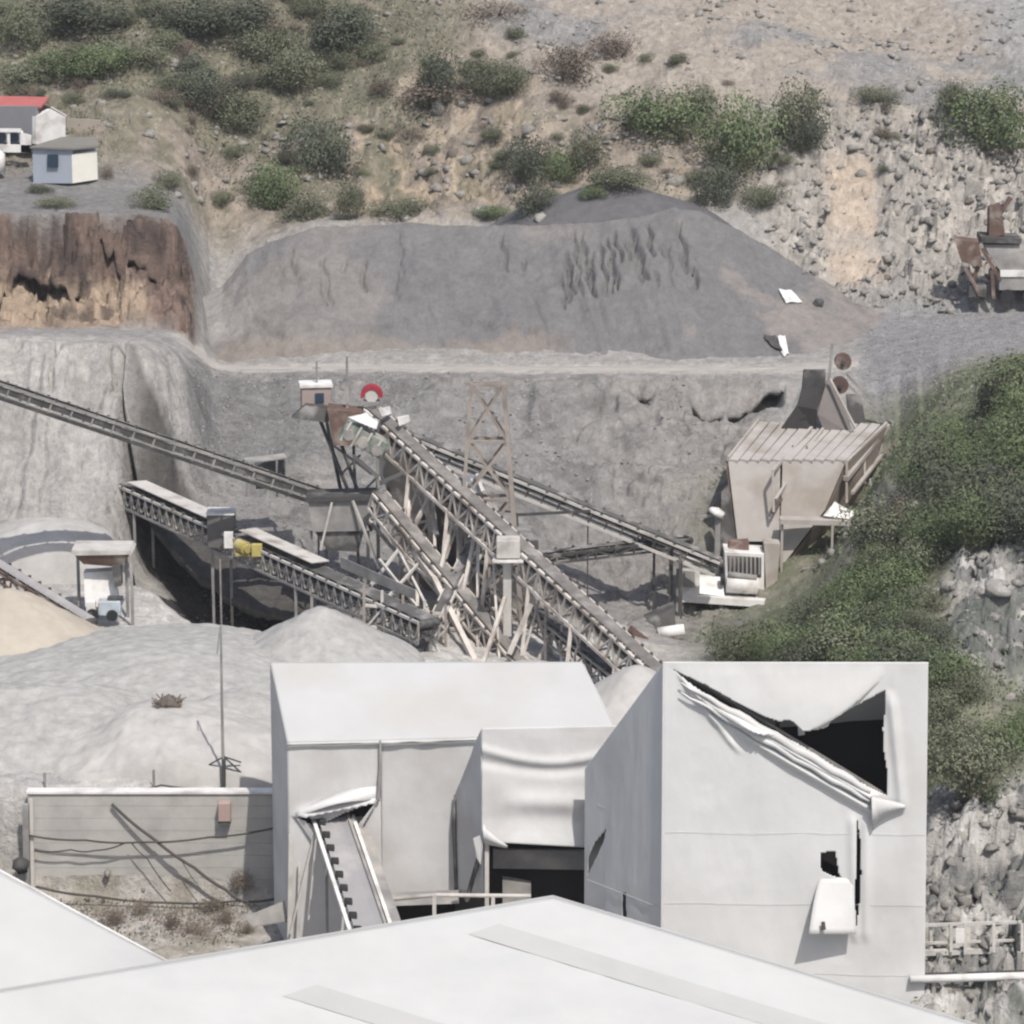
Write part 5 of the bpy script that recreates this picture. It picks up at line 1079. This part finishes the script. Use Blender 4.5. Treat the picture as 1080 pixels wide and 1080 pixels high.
for i in range(60): q0 = bp + Vector((random.uniform(-.6, .6), random.uniform(-.3, .3), random.uniform(-.1, .3))); t.beam(q0, q0 + Vector((random.uniform(-.35, .35), random.uniform(-.3, .3), random.uniform(.0, .3))), .04)
tag(t.build('brushwood', 'rockb'), 'dark heap of brushwood on the crest of the broad pale mound', 'brushwood')
# walkway rails and pipe at the lower right
wy = thing('walkway', gnd(P(1020, 1000, 133).x, 133), 'pale railed walkway behind the lower right edge of the torn shed', 'walkway')
for (y_, wd) in ((975, .12), (994, .10), (1004, .22)): MB().beam(P(965, y_ + 1, 133), P(1120, y_ - 4, 135), wd).build('rail', 'steel', wy)
for x_ in (1003, 1018, 1048, 1078, 982): MB().beam(P(x_, 974, 133.4), P(x_, 1004, 133.3), .13).build('rail_post', 'steel', wy)
MB().poly([P(1008, 980, 133.2), P(1017, 980, 133.2), P(1017, 995, 133.2), P(1008, 995, 133.2)], (0, .1, 0)).build('sign_plate', 'white', wy)
for x_ in (990, 1075): p_ = P(x_, 1004, 133.2); MB().beam(p_, gnd(p_.x, p_.y, -.3), .18).build('leg', 'steelm', wy)
pp = thing('white_pipe', gnd(P(1020, 1032, 131.5).x, 131.5), 'straight white pipe crossing the rocks below the railed walkway', 'pipe')
MB().tube([P(960, 1033, 131.3), P(1125, 1028, 131.8)], .17, 12).build('pipe', 'white', pp, True)
MB().beam(P(960, 1028.5, 131.6), P(1125, 1023.5, 132.1), .12).build('bracket_beam', 'steeld', pp)
for x_ in (985, 1060): p_ = P(x_, 1032, 131.5); MB().beam(p_, gnd(p_.x, p_.y, -.3), .16).build('leg', 'steelm', pp)

# ------------------------------------------------------------------ houses on the upper left
ho = thing('white_house', gnd(P(50, 150, 247).x, 248), 'white gabled house with a red roof and arched balustrade at the upper left', 'house')
G = [P(38, 152, 247), P(69, 152, 248.5), P(69, 123, 248.5), P(54, 115, 247.7), P(38, 123, 247)]
MB().poly(G, (-.3, .2, 0)).build('gable_wall', 'white', ho)
MB().poly([P(38, 150, 247.05), P(38, 112, 247.05), P(-80, 112, 252), P(-80, 150, 252)], (.2, .3, 0)).build('side_wall', mat('shaded_side_render', (.25, .25, .265), .85, .05, 1), ho)  # shade of the long side is put into this grey
MB().poly([P(69, 123, 248.7), P(69, 152, 248.7), P(-20, 152, 256), P(-20, 112, 256)], (0, .2, 0)).build('back_wall', 'white', ho)
MB().poly([P(43, 114.5, 247), P(-80, 115, 252), P(-80, 101, 254.5), P(52, 104, 248.8)], (0, 0, .12)).build('roof', 'roofred', ho)
MB().poly([P(54, 113.5, 247.7), P(70, 122.5, 248.6), P(30, 118, 256), P(20, 106, 254)], (0, 0, .1)).build('roof', 'white', ho)
t = MB()
for x_ in (-6, 7.5, 21): t.poly([P(x_, 138, 245.9), P(x_ + 3, 138, 245.9), P(x_ + 3, 158, 245.9), P(x_, 158, 245.9)], (0, .2, 0))
t.poly([P(22, 140, 245.8), P(33, 143, 245.8), P(33, 161, 245.8), P(22, 161, 245.8)], (0, .2, 0))
t.poly([P(-40, 152, 245.8), P(33, 153, 245.8), P(33, 161, 245.8), P(-40, 160, 245.8)], (0, .25, 0)); t.poly([P(-40, 135.5, 245.8), P(22, 136, 245.8), P(22, 139.5, 245.8), P(-40, 139, 245.8)], (0, .25, 0)); t.build('balustrade', 'white', ho)
for x_ in (-3.5, 10): 
    q = [P(x_ + 5 + 5 * math.cos(a_), 145 - 7 * math.sin(a_), 246.3) for a_ in np.linspace(0, 2 * math.pi, 13)[:-1]]; MB().poly(q, (0, .1, 0)).build('arched_opening', 'glass', ho)
h2 = thing('small_house', gnd(P(70, 180, 243).x, 243), 'small flat roofed blue grey house with one dark window and a cream side', 'house')
bl_, br_, cr_ = P(35, 186, 242.5), P(76, 186, 241.6), P(103, 183, 243.5); tz = P(35, 156, 242.5).z
def upto(p, z): return Vector((p.x, p.y, z))
MB().poly([down(bl_, bl_.z - .5), down(br_, br_.z - .5), upto(br_, tz), upto(bl_, tz)], (.1, .25, 0)).build('front_wall', 'blue', h2)
MB().poly([down(br_, br_.z - .5) + Vector((.02, 0, 0)), down(cr_, br_.z - .5), upto(cr_, tz - .35), upto(br_, tz - .35) + Vector((.02, 0, 0))], (-.1, .25, 0)).build('side_wall', 'cream', h2)
bk = bl_ + Vector((1.6, 4.2, 0)); bk2 = cr_ + Vector((-.4, 3.2, 0))
MB().poly([upto(p, tz + dz) for p, dz in ((bl_ + Vector((-.15, -.2, 0)), .0), (br_ + Vector((.1, -.25, 0)), .0), (cr_ + Vector((.2, -.1, 0)), -.1), (bk2, .1), (bk, .1))], (0, 0, .12)).build('roof', mat('grey_roof', (.20, .19, .17), .9, .1, 1), h2)
MB().poly([down(bk, bl_.z - .5), down(bk2, bl_.z - .5), upto(bk2, tz), upto(bk, tz)], (0, -.2, 0)).build('back_wall', 'blue', h2)
wq = [P(50, 163, 242.0), P(61.5, 163, 241.75), P(61.5, 176.5, 241.75), P(50, 176.5, 242.0)]
MB().poly([p + Vector((0, -.05, 0)) for p in wq], (0, .1, 0)).build('window', 'glass', h2)
tag(MB().poly([P(70, 125, 251), P(106, 127, 251), P(106, 152, 251), P(70, 152, 251)], (0, .3, 0)).build('yard_wall', 'tanwall'), 'plain tan yard wall joining the white house on its right', 'wall')
for (x_, y_) in ((115, 118), (138, 116)): p_ = P(x_, y_, 252); tag(MB().tube([p_, gnd(p_.x, p_.y, -.2)], .07, 6).build('utility_post', 'steelm'), 'thin bare post right of the tan yard wall, %s' % ('nearer the wall' if x_ == 115 else 'farther from the wall'), 'post')
p_ = P(-4, 170, 244); t = MB(); t.tube([p_ + Vector((0, 0, -.8)), p_ + Vector((0, 0, .5)), p_ + Vector((0, 0, .9))], [.65, .65, .2], 14); tag(t.build('water_tank', 'white', None, True), 'rounded white water tank cut by the left edge below the house', 'tank')
# tarpaulins by the road
def ground_sheet(name, pxs, m, label, cat, lift=.06, n=8):
    c = [hit(*q) for q in pxs]; V = []
    for j in range(n + 1):
        for i in range(n + 1):
            u, v = i / n, j / n; p = c[0].lerp(c[1], u).lerp(c[3].lerp(c[2], u), v); g = float(surf([p.x], [p.y])[0]); V.append(Vector((p.x, p.y, g + lift + .16 * float(vn(u * 3 + pxs[0][0], v * 3)))))
    o = MB().add(V, [(j * (n + 1) + i, j * (n + 1) + i + 1, (j + 1) * (n + 1) + i + 1, (j + 1) * (n + 1) + i) for j in range(n) for i in range(n)]).build(name, m, None, True)
    sm = o.modifiers.new('thick', 'SOLIDIFY'); sm.thickness = .04; return tag(o, label, cat)
ground_sheet('tarpaulin', [(821, 309), (834, 311), (846, 322), (829, 322)], 'white', 'white tarpaulin lying on the right flank of the long grey heap', 'tarpaulin')
ground_sheet('tarpaulin', [(820, 359), (828, 362), (832, 376), (827, 378)], 'white', 'white edged tarpaulin scrap beside the right end of the road', 'tarpaulin')
ground_sheet('dark_sheet', [(805, 361), (818, 358), (826, 374), (813, 371)], 'steeld', 'dark folded sheet at the right end of the road beside a white scrap', 'sheet', .10)
p_ = hit(864, 326); t = MB(); t.tube([p_ + Vector((-.3, 0, -.1)), p_ + Vector((0, 0, .15)), p_ + Vector((.25, 0, .35))], [.3, .4, .12], 8); tag(t.build('scrap_lump', 'steeld'), 'small dark lump of scrap right of the white tarpaulin on the heap', 'scrap')

# ------------------------------------------------------------------ vegetation
def leafmesh(name, n, lobes, size, m, seed, flat=.75):
    r = np.random.default_rng(seed); L_ = []
    for i in range(lobes):
        a = r.random() * 6.28; q = r.random() ** .6 * .33
        L_.append((math.cos(a) * q, math.sin(a) * q, r.uniform(.12, .52) * flat, r.uniform(.13, .28)))
    k = r.integers(0, lobes, n); L_ = np.array(L_); d = r.normal(size=(n, 3)); d /= np.linalg.norm(d, axis=1)[:, None]
    rad = L_[k, 3] * (0.55 + .5 * r.random(n) ** .5) * (1 + .25 * vn(d[:, 0] * 3 + k, d[:, 2] * 3))
    c = L_[k, :3] + d * rad[:, None] * np.array([1, 1, .85]); c[:, 2] = np.maximum(c[:, 2], .0)
    nn = d + r.normal(size=(n, 3)) * .45; u = np.cross(nn, r.normal(size=(n, 3))); u /= np.linalg.norm(u, axis=1)[:, None]; v = np.cross(nn, u); v /= np.linalg.norm(v, axis=1)[:, None]
    s1 = size * r.uniform(.6, 1.5, n)[:, None]; V = np.stack([c - u * s1, c + v * s1 * .5, c + u * s1, c - v * s1 * .5], 1).reshape(-1, 3)
    me = bpy.data.meshes.new(name); me.vertices.add(len(V)); me.vertices.foreach_set('co', V.astype(np.float32).ravel())
    me.loops.add(4 * n); me.loops.foreach_set('vertex_index', np.arange(4 * n, dtype=np.int32)); me.polygons.add(n); me.polygons.foreach_set('loop_start', np.arange(0, 4 * n, 4, dtype=np.int32)); me.update(calc_edges=True)
    at = me.attributes.new('leaf', 'FLOAT', 'FACE'); tv = np.clip(.5 + .18 * r.normal(size=n) * .7 + .5 * (vn(c[:, 0] * 6, c[:, 1] * 6 + c[:, 2] * 4) - .5), 0, 1); at.data.foreach_set('value', tv.astype(np.float32))
    me.materials.append(M[m]); return me
def stemmesh(seed):
    r = random.Random(seed); t = MB()
    for i in range(6):
        a = r.random() * 6.28; q = r.uniform(.1, .35); t.tube([(0, 0, -.08), (math.cos(a) * q * .5, math.sin(a) * q * .5, .15), (math.cos(a) * q, math.sin(a) * q, r.uniform(.3, .5))], [.018, .012, .004], 4)
    o = t.build('stem', 'twig'); me = o.data; bpy.data.objects.remove(o); return me
M_n = 0
BM = {}
for kd, mm in (('green', 'leaf_green'), ('olive', 'leaf_olive'), ('dark', 'leaf_dark'), ('dry', 'leaf_dry')):
    BM[kd] = [leafmesh('foliage', 4600 if kd != 'dry' else 2600, 14, .0165, mm, 40 + i + len(kd) * 7) for i in range(3)]
STM = [stemmesh(i) for i in range(2)]; bcount = 0
def bush(p, wdt, hgt, kind, label, group=None, name='bush', cat='bush'):
    global bcount; bcount += 1; r = random.Random(bcount)
    o = bpy.data.objects.new(name, None); C.objects.link(o); o.location = p; o.scale = (wdt, wdt * r.uniform(.8, 1), hgt * 1.35); o.rotation_euler = (0, 0, r.uniform(0, 6.28)); o.empty_display_size = .3
    tag(o, label, cat, group)
    for nm, me in (('foliage', BM[kind][bcount % 3]), ('stem', STM[bcount % 2])):
        c = bpy.data.objects.new(nm, me); C.objects.link(c); c.parent = o
    return o
def bushat(px_, py_, wp, hp, kind, label, group=None, y0=125):
    p = hit(px_, py_ + hp * .38, y0); k = (p - cam.location).length / F
    return bush(p - Vector((0, 0, .15)), wp * k * 1.15, hp * k * 1.0, kind, label, group)
HB = [(85,10,100,38,'dark','long dark bush row on the top edge above the red roofed house'),(20,28,50,50,'olive','olive shrub in the very top left corner'),(190,14,70,45,'dark','dark shrub at the top edge right of the first dark row'),
 (245,12,80,42,'dark','wide dark shrub at the top edge, the largest of that row'),(70,62,70,32,'green','bright green low shrub above the red roofed house'),(110,60,60,34,'green','green shrub just right of the brightest one above the house'),(150,55,50,30,'olive','olive shrub between the green shrub and the rounded dark one'),
 (25,75,60,28,'olive','low olive growth directly above the red roof'),(210,84,64,46,'dark','rounded dark bush above the pale rubble on the left hill'),(310,72,62,52,'olive','soft olive bush right of the rounded dark one'),(352,28,70,52,'dark','dark bush climbing the upper slope near the bare ridge'),(372,22,34,50,'dark','tall narrow dark bush against the bare tan slope'),
 (280,40,60,34,'olive','olive growth under the wide dark shrub of the top edge'),(250,110,60,40,'olive','olive scrub below the soft olive bush'),(341,148,58,76,'dark','upright dark green bush beside the tan crags'),(290,190,52,56,'green','light green bush on the small grassy spur above the heap'),
 (320,215,50,30,'olive','grassy olive scrub at the foot of the light green bush'),(372,208,32,46,'olive','narrow shrub at the left foot of the tan crags'),(465,76,46,58,'dark','darkest round bush in the middle of the hill'),(505,74,50,42,'olive','olive bush touching the darkest round bush'),(540,80,44,40,'olive','olive bush with thin crown left of the brown dry bush'),
 (595,60,58,48,'dry','brown dry bush high in the middle of the hill'),(650,44,46,34,'dry','small brown dry bush right of the larger dry one'),(556,162,54,56,'dark','dark green bush above the pale ledge of the heap'),(588,172,36,40,'green','small green bush hugging the right side of the dark green one'),(620,156,36,50,'olive','olive dry bush left of the wide green bush'),
 (560,206,40,36,'dark','little dark bush right on the crest of the heap'),(695,118,90,56,'green','wide green bush above the peak of the grey cone'),(740,110,36,40,'olive','thin olive bush between the two big green bushes'),(780,140,78,86,'green','big green bush with a dark hollow beside the pale cliff'),(755,190,44,56,'dark','dark bush hanging in the hollow below the big green one'),
 (845,112,62,66,'olive','olive bush at the top of the pale rock face'),(845,146,40,40,'dark','dark bush at the left shoulder of the pale rock face'),(803,205,38,28,'olive','small olive tuft on the pale rocks below the big green bush'),(1036,122,88,72,'green','round grey green bush alone on the right rock slope'),(1002,110,30,40,'olive','small shrub touching the left side of the round grey green bush'),
 (925,98,40,22,'olive','low sparse tuft on the lip of the pale cliff'),(43,196,26,14,'dark','tiny dark tuft below the blue grey house'),(60,212,40,14,'olive','flat olive tuft on the grey plateau above the brown cut'),(160,205,40,30,'olive','olive tuft at the right end of the grey plateau'),(115,178,18,16,'dry','tiny dry tuft beside the cream wall'),
 (525,10,60,16,'dry','sparse dry growth at the top edge left of the stony scree'),(420,215,60,20,'olive','sparse growth under the tan crags'),(450,96,90,24,'dry','low dry scrub under the darkest round bush'),(655,185,60,26,'olive','low scrub behind the peak of the grey cone'),(520,222,40,14,'green','flat green fringe on the crest of the heap'),(180,190,30,22,'olive','small scrub clump left of the pale boulders')]
for (x_, y_, w_, h_, kd, lb) in HB: bushat(x_, y_ + h_ * .05, w_ * 1.25, h_ * 1.2, kd, lb, None, 226)
for (x0, x1, y0_, y1_, n_, kds, lb, gp, sz) in [(-20, 400, -5, 110, 60, ('olive', 'olive', 'dark', 'dry'), 'low scrubby shrub on the green left part of the hill', 'scrub of the left hill', 34),
    (180, 360, 105, 215, 22, ('olive', 'dry', 'olive'), 'small shrub in the stony middle of the left hill', 'small shrubs of the stony slope', 22),
    (380, 780, 30, 210, 46, ('olive', 'dry', 'olive', 'green'), 'small shrub on the scrubby middle of the hill', 'small shrubs of the middle hill', 24),
    (790, 1000, 105, 200, 10, ('olive', 'dry'), 'sparse tuft on the broken rock face', 'tufts of the rock face', 22)]:
    rb_ = random.Random(x1)
    for i in range(n_): q_ = rb_.uniform(.6, 1.4); bushat(rb_.uniform(x0, x1), rb_.uniform(y0_, y1_), sz * q_, sz * .6 * q_, rb_.choice(kds), lb, gp, 226)
# thicket on the right slope
rr = random.Random(5); placed = 0
def thick_ok(px_, py_):
    top = np.interp(px_, [730, 800, 850, 900, 940, 980, 1030, 1080], [682, 672, 640, 612, 545, 460, 450, 400])
    if py_ < top: return False
    if px_ > 985 and 575 < py_ < 690 + (px_ - 985) * .4: return False
    if px_ < 980 and py_ > 700: return False
    if 985 < px_ and 690 < py_ < 730: return rr.random() < .3
    if py_ > 830: return False
    return True
while placed < 115:
    x_ = rr.uniform(735, 1100); y_ = rr.uniform(400, 830)
    if not thick_ok(x_, y_): continue
    if y_ > 700 and rr.random() < .72: continue
    s_ = rr.uniform(.7, 1.25) * (1.5 if rr.random() < .25 else 1); kd = rr.choice(['green', 'green', 'green', 'green', 'olive', 'olive', 'dark', 'dark']) if y_ < 700 else rr.choice(['green', 'olive', 'olive'])
    bushat(x_, y_, 58 * s_, 46 * s_, kd, 'leafy bush in the dense thicket on the right slope', 'bushes of the right slope thicket'); placed += 1
for (x_, y_, w_, h_, kd, lb) in [(1045,418,44,66,'dark','dark upright shrub at the edge of the bluish gravel'),(1075,430,60,80,'green','tall green shrub cut by the right edge'),(1032,520,130,110,'dark','largest darkest bush of the right slope'),(988,480,80,50,'olive','olive bush right beside the hopper rails'),(945,535,50,50,'dry','brown dry bush between the hopper and the thicket'),(1075,560,90,80,'dark','dark leafy bush at the right edge above the outcrop'),(985,560,90,70,'green','full green bush left of the outcrop in the thicket'),(1060,480,80,60,'green','green bush above the darkest bush of the slope'),(915,615,90,64,'green','bright bush in front of the pale gangway'),(850,672,64,44,'green','bright bush under the crusher platform'),(900,670,110,60,'olive','pale green bush right above the torn shed roof'),(1060,780,60,60,'green','green bush low at the right edge beside a pale stone')]:
    bushat(x_, y_, w_, h_, kd, lb)
for i, (x_, y_) in enumerate(((225, 950), (240, 965), (205, 975), (260, 975), (180, 968), (150, 958), (120, 965), (250, 925))):
    bushat(x_, y_, rr.uniform(22, 34), rr.uniform(22, 34), 'dry', 'dry weed clump on the rubble below the block wall', 'dry weeds below the block wall')

# ------------------------------------------------------------------ rocks
def icos(sub):
    bm = bmesh.new(); bmesh.ops.create_icosphere(bm, subdivisions=sub, radius=1); V = np.array([v.co[:] for v in bm.verts]); Fa = np.array([[v.index for v in f.verts] for f in bm.faces]); bm.free(); return V, Fa
rk = np.random.default_rng(77); RK = []
def hullrock(npt, r):
    bm = bmesh.new(); pts = r.normal(size=(npt, 3)); pts /= np.linalg.norm(pts, axis=1)[:, None]; pts *= r.uniform(.75, 1.1, npt)[:, None] * np.array([1, .8, .8])
    for p in pts: bm.verts.new(p)
    g = bmesh.ops.convex_hull(bm, input=bm.verts); bmesh.ops.delete(bm, geom=[v for v in bm.verts if not v.link_faces], context='VERTS')
    bmesh.ops.triangulate(bm, faces=bm.faces); bm.verts.index_update(); V = np.array([v.co[:] for v in bm.verts]); Fa = np.array([[v.index for v in f.verts] for f in bm.faces]); bm.free(); return V, Fa
for i in range(7):
    V, IF = hullrock(15, rk)
    for mm in ('rock', 'rockl', 'rockb', 'rockt', 'rockd', 'rockr'):
        o = npmesh('boulder', V, IF, mm, False); RK.append((mm, o.data)); bpy.data.objects.remove(o)
def boulder(p, s_, mm, label, group=None):
    c = [d for (m_, d) in RK if m_ == mm]; o = bpy.data.objects.new('boulder', rr.choice(c)); C.objects.link(o); o.location = p; o.scale = (s_, s_ * rr.uniform(.7, 1), s_ * rr.uniform(.7, 1.1)); o.rotation_euler = (rr.uniform(-.3, .3), rr.uniform(-.3, .3), rr.uniform(0, 6.28)); return tag(o, label, 'boulder', group)
for (x0, x1, y0_, y1_, n_, s0, s1, ms, lb, gp) in [
    (150, 330, 110, 215, 30, .15, .6, ('rockl', 'rockl', 'rock'), 'pale boulder in the rubble strewn over the left hill', 'pale boulders of the left hill'),
    (360, 560, 110, 210, 20, .25, 1.0, ('rock', 'rockb', 'rock'), 'tan brown boulder among the crags in the middle of the hill', 'boulders of the middle crags'),
    (560, 760, 10, 190, 20, .12, .4, ('rockl', 'rockl', 'rock'), 'whitish stone on the scrubby slope above the grey cone', 'whitish stones of the middle slope'),
    (680, 1070, 5, 95, 16, .12, .4, ('rockl', 'rock'), 'stone lying on the smooth scree at the top right', 'stones of the top right scree'),
    (800, 1010, 110, 310, 36, .15, .6, ('rock', 'rockl', 'rock'), 'grey boulder on the broken rock face at the upper right', 'boulders of the right rock face'),
    (960, 1080, 170, 310, 24, .2, .6, ('rock', 'rock', 'rockb'), 'rough grey boulder heaped around the rusty mobile screener', 'boulders around the screener'),
    (985, 1080, 580, 700, 4, .2, .6, ('rockl', 'rock'), 'grey boulder of the outcrop inside the right thicket', 'boulders of the thicket outcrop'),
    (980, 1080, 830, 1070, 6, .2, .6, ('rockl', 'rock', 'rock'), 'jagged grey rock beside the railed walkway', 'rocks at the lower right'),
    (45, 285, 950, 1005, 14, .10, .35, ('rockl', 'rock'), 'rubble stone at the foot of the block wall', 'rubble stones below the block wall')]:
    for i in range(n_):
        p = hit(rr.uniform(x0, x1), rr.uniform(y0_, y1_)); boulder(p + Vector((0, 0, .0)), rr.uniform(s0 ** .5, s1 ** .5) ** 2, rr.choice(ms), lb, gp)
for (x_, y_, s_, mm, lb) in [(505, 228, .8, 'rockl', 'flat pale ledge rock on the crest of the heap, left one'), (570, 230, .7, 'rockl', 'flat pale ledge rock on the crest of the heap below the dark bush'), (1053, 706, .5, 'rockl', 'round white stone at the right edge below the thicket'), (715, 195, 1.0, 'rock', 'large pale slab of rock left of the big dark hollow'), (805, 44, .45, 'rockl', 'bright white stone alone on the smooth scree'), (935, 294, .5, 'rockb', 'small dark stone at the foot of the pale cliff'), (1050, 645, 1.0, 'rockl', 'largest pale rock of the thicket outcrop'), (1000, 620, .8, 'rockl', 'pale rock at the left end of the thicket outcrop')]:
    boulder(hit(x_, y_), s_, mm, lb)
for (x_, y_, s_, mm, lb) in [(420, 160, .9, 'rockt', 'largest tan crag block in the middle of the hill'), (480, 165, .8, 'rockb', 'brown crag block right of the largest tan one')]:
    o = boulder(hit(x_, y_, 240) - Vector((0, 0, .4)), s_, mm, lb); o.scale = (s_, s_ * .9, s_ * 1.0)
# countless small stones
HR = []
while len(HR) < 10:
    V, Fh = hullrock(10, rk)
    if len(V) == 10: HR.append((V, Fh))
RP = np.array([h[0] for h in HR]); RF = np.array([h[1] for h in HR])
def rubble(name, n, sampler, smin, smax, m, seed=0):
    r = np.random.default_rng(seed); x, y = sampler(r, n); n = len(x); z = height(x, y)
    s_ = smin + (smax - smin) * r.random(n) ** 3; th = r.random(n) * 6.28
    ki = r.integers(0, 10, n); B = RP[ki] * np.array([1, .8, .8]); B *= s_[:, None, None]
    c, s2 = np.cos(th)[:, None], np.sin(th)[:, None]; bx, by = B[..., 0] * c - B[..., 1] * s2, B[..., 0] * s2 + B[..., 1] * c
    V = np.stack([bx + x[:, None], by + y[:, None], B[..., 2] + z[:, None]], -1).reshape(-1, 3); Fc = (RF[ki] + (np.arange(n) * 10)[:, None, None]).reshape(-1, 3)
    o = npmesh(name, V, Fc, m, False); return tag(o, kind='stuff')
def smp(wfn, y0, y1, u0=-.17, u1=.17):
    def f(r, n):
        X = []; Yv = []; k = 0
        while k < n:
            y = r.uniform(y0, y1, 20000); x = r.uniform(u0, u1, 20000) * y; w_ = wfn(x, y); ok = r.random(20000) < w_; X.append(x[ok]); Yv.append(y[ok]); k += ok.sum()
        return np.concatenate(X)[:n], np.concatenate(Yv)[:n]
    return f
rubble('rubble', 3800, smp(lambda x, y: np.clip(regions(x, y)['rockR'] * 1.0 + regions(x, y)['hill'] * .35 * ss(-.1, .3, fbm(x * .2, y * .2, 3, 150)), 0, 1) * (1 - band(872, 925, 9, pxof(x, y)) * band(236, 250, 1, y)), 232, 285), .05, .75, 'rock', 1)
rubble('rubble', 1500, smp(lambda x, y: regions(x, y)['hill'] * ss(.0, .3, fbm(x * .15, y * .2, 3, 151)), 244, 285), .05, .35, 'rockl', 2)
rubble('gravel', 9000, smp(lambda x, y: np.clip(regions(x, y)['grav'] + regions(x, y)['bank'] * band(190, 420, 30, pxof(x, y)), 0, 1), 190, 236), .03, .16, 'rock', 3)
rubble('rubble', 1300, smp(lambda x, y: np.clip(regions(x, y)['rockLR'] + .5 * regions(x, y)['slopeR'] * ss(.1, .3, fbm(x * .2, y * .2, 3, 152)), 0, 1), 127, 205), .05, .7, 'rock', 4)
rubble('rubble', 1600, smp(lambda x, y: (x < -4) * 1.0 * ss(-.1, .2, fbm(x * .4, y * .4, 3, 153)), 134, 147), .04, .2, 'rockl', 5)
rubble('rubble', 1500, smp(lambda x, y: regions(x, y)['bank'] * ss(0, .3, fbm(x * .2, y * .2, 3, 154)), 188, 218), .04, .25, 'rock', 6)
# grass and low scrub
def scrub(name, n, sampler, s0, s1, m, seed, hgt=.35):
    r = np.random.default_rng(seed); x, y = sampler(r, n); z = height(x, y); c = np.stack([x, y, z + r.random(n) ** 1.5 * hgt], 1)
    u = r.normal(size=(n, 3)); u[:, 2] = np.abs(u[:, 2]) + .3; u /= np.linalg.norm(u, axis=1)[:, None]; v = np.cross(u, r.normal(size=(n, 3))); v /= np.linalg.norm(v, axis=1)[:, None]
    s_ = r.uniform(s0, s1, n)[:, None]; V = np.stack([c - u * s_, c + v * s_ * .45, c + u * s_, c - v * s_ * .45], 1).reshape(-1, 3)
    o = npmesh(name, V, np.arange(4 * n).reshape(-1, 4), m, False); at = o.data.attributes.new('leaf', 'FLOAT', 'FACE'); at.data.foreach_set('value', np.clip(.2 + .8 * vn(x * .5, y * .5, 9) + .2 * r.normal(size=len(o.data.polygons) if len(o.data.polygons) == n else n)[:len(o.data.polygons)], 0, 1).astype(np.float32)); return tag(o, kind='stuff')
def gw(x, y):
    px = pxof(x, y); R = regions(x, y); n1 = fbm(x * .2, y * .2, 4, 71)
    return np.clip(R['hill'] * (1 - ss(400, 480, px - (y - 256) * 5)) * ss(-.2, .2, n1 + ss(252, 262, y) * .5 - .2 * ss(100, 200, px) * (1 - ss(258, 262, y))) + R['hill'] * band(400, 860, 40, px) * (1 - ss(256, 260, y)) * ss(.05, .3, n1) * .6, 0, 1)
scrub('grass', 30000, smp(gw, 244, 285), .06, .17, 'leaf_olive', 21)
scrub('low_scrub', 15000, smp(lambda x, y: regions(x, y)['slopeR'] * ss(-.25, .15, fbm(x * .12, y * .12, 3, 155)) * (1 - regions(x, y)['rockLR'] * .85), 128, 210, 0, .17), .06, .16, 'leaf_green', 22, .5)
scrub('weeds', 5000, smp(lambda x, y: (x < -3) * ss(0, .3, fbm(x * .4, y * .4, 3, 156)), 132, 147), .04, .12, 'leaf_dry', 23, .3)

t = MB(); t.box((0, 205, 50), (700, 520, 150)); hb = t.build('haze', hz); tag(hb, kind='stuff')
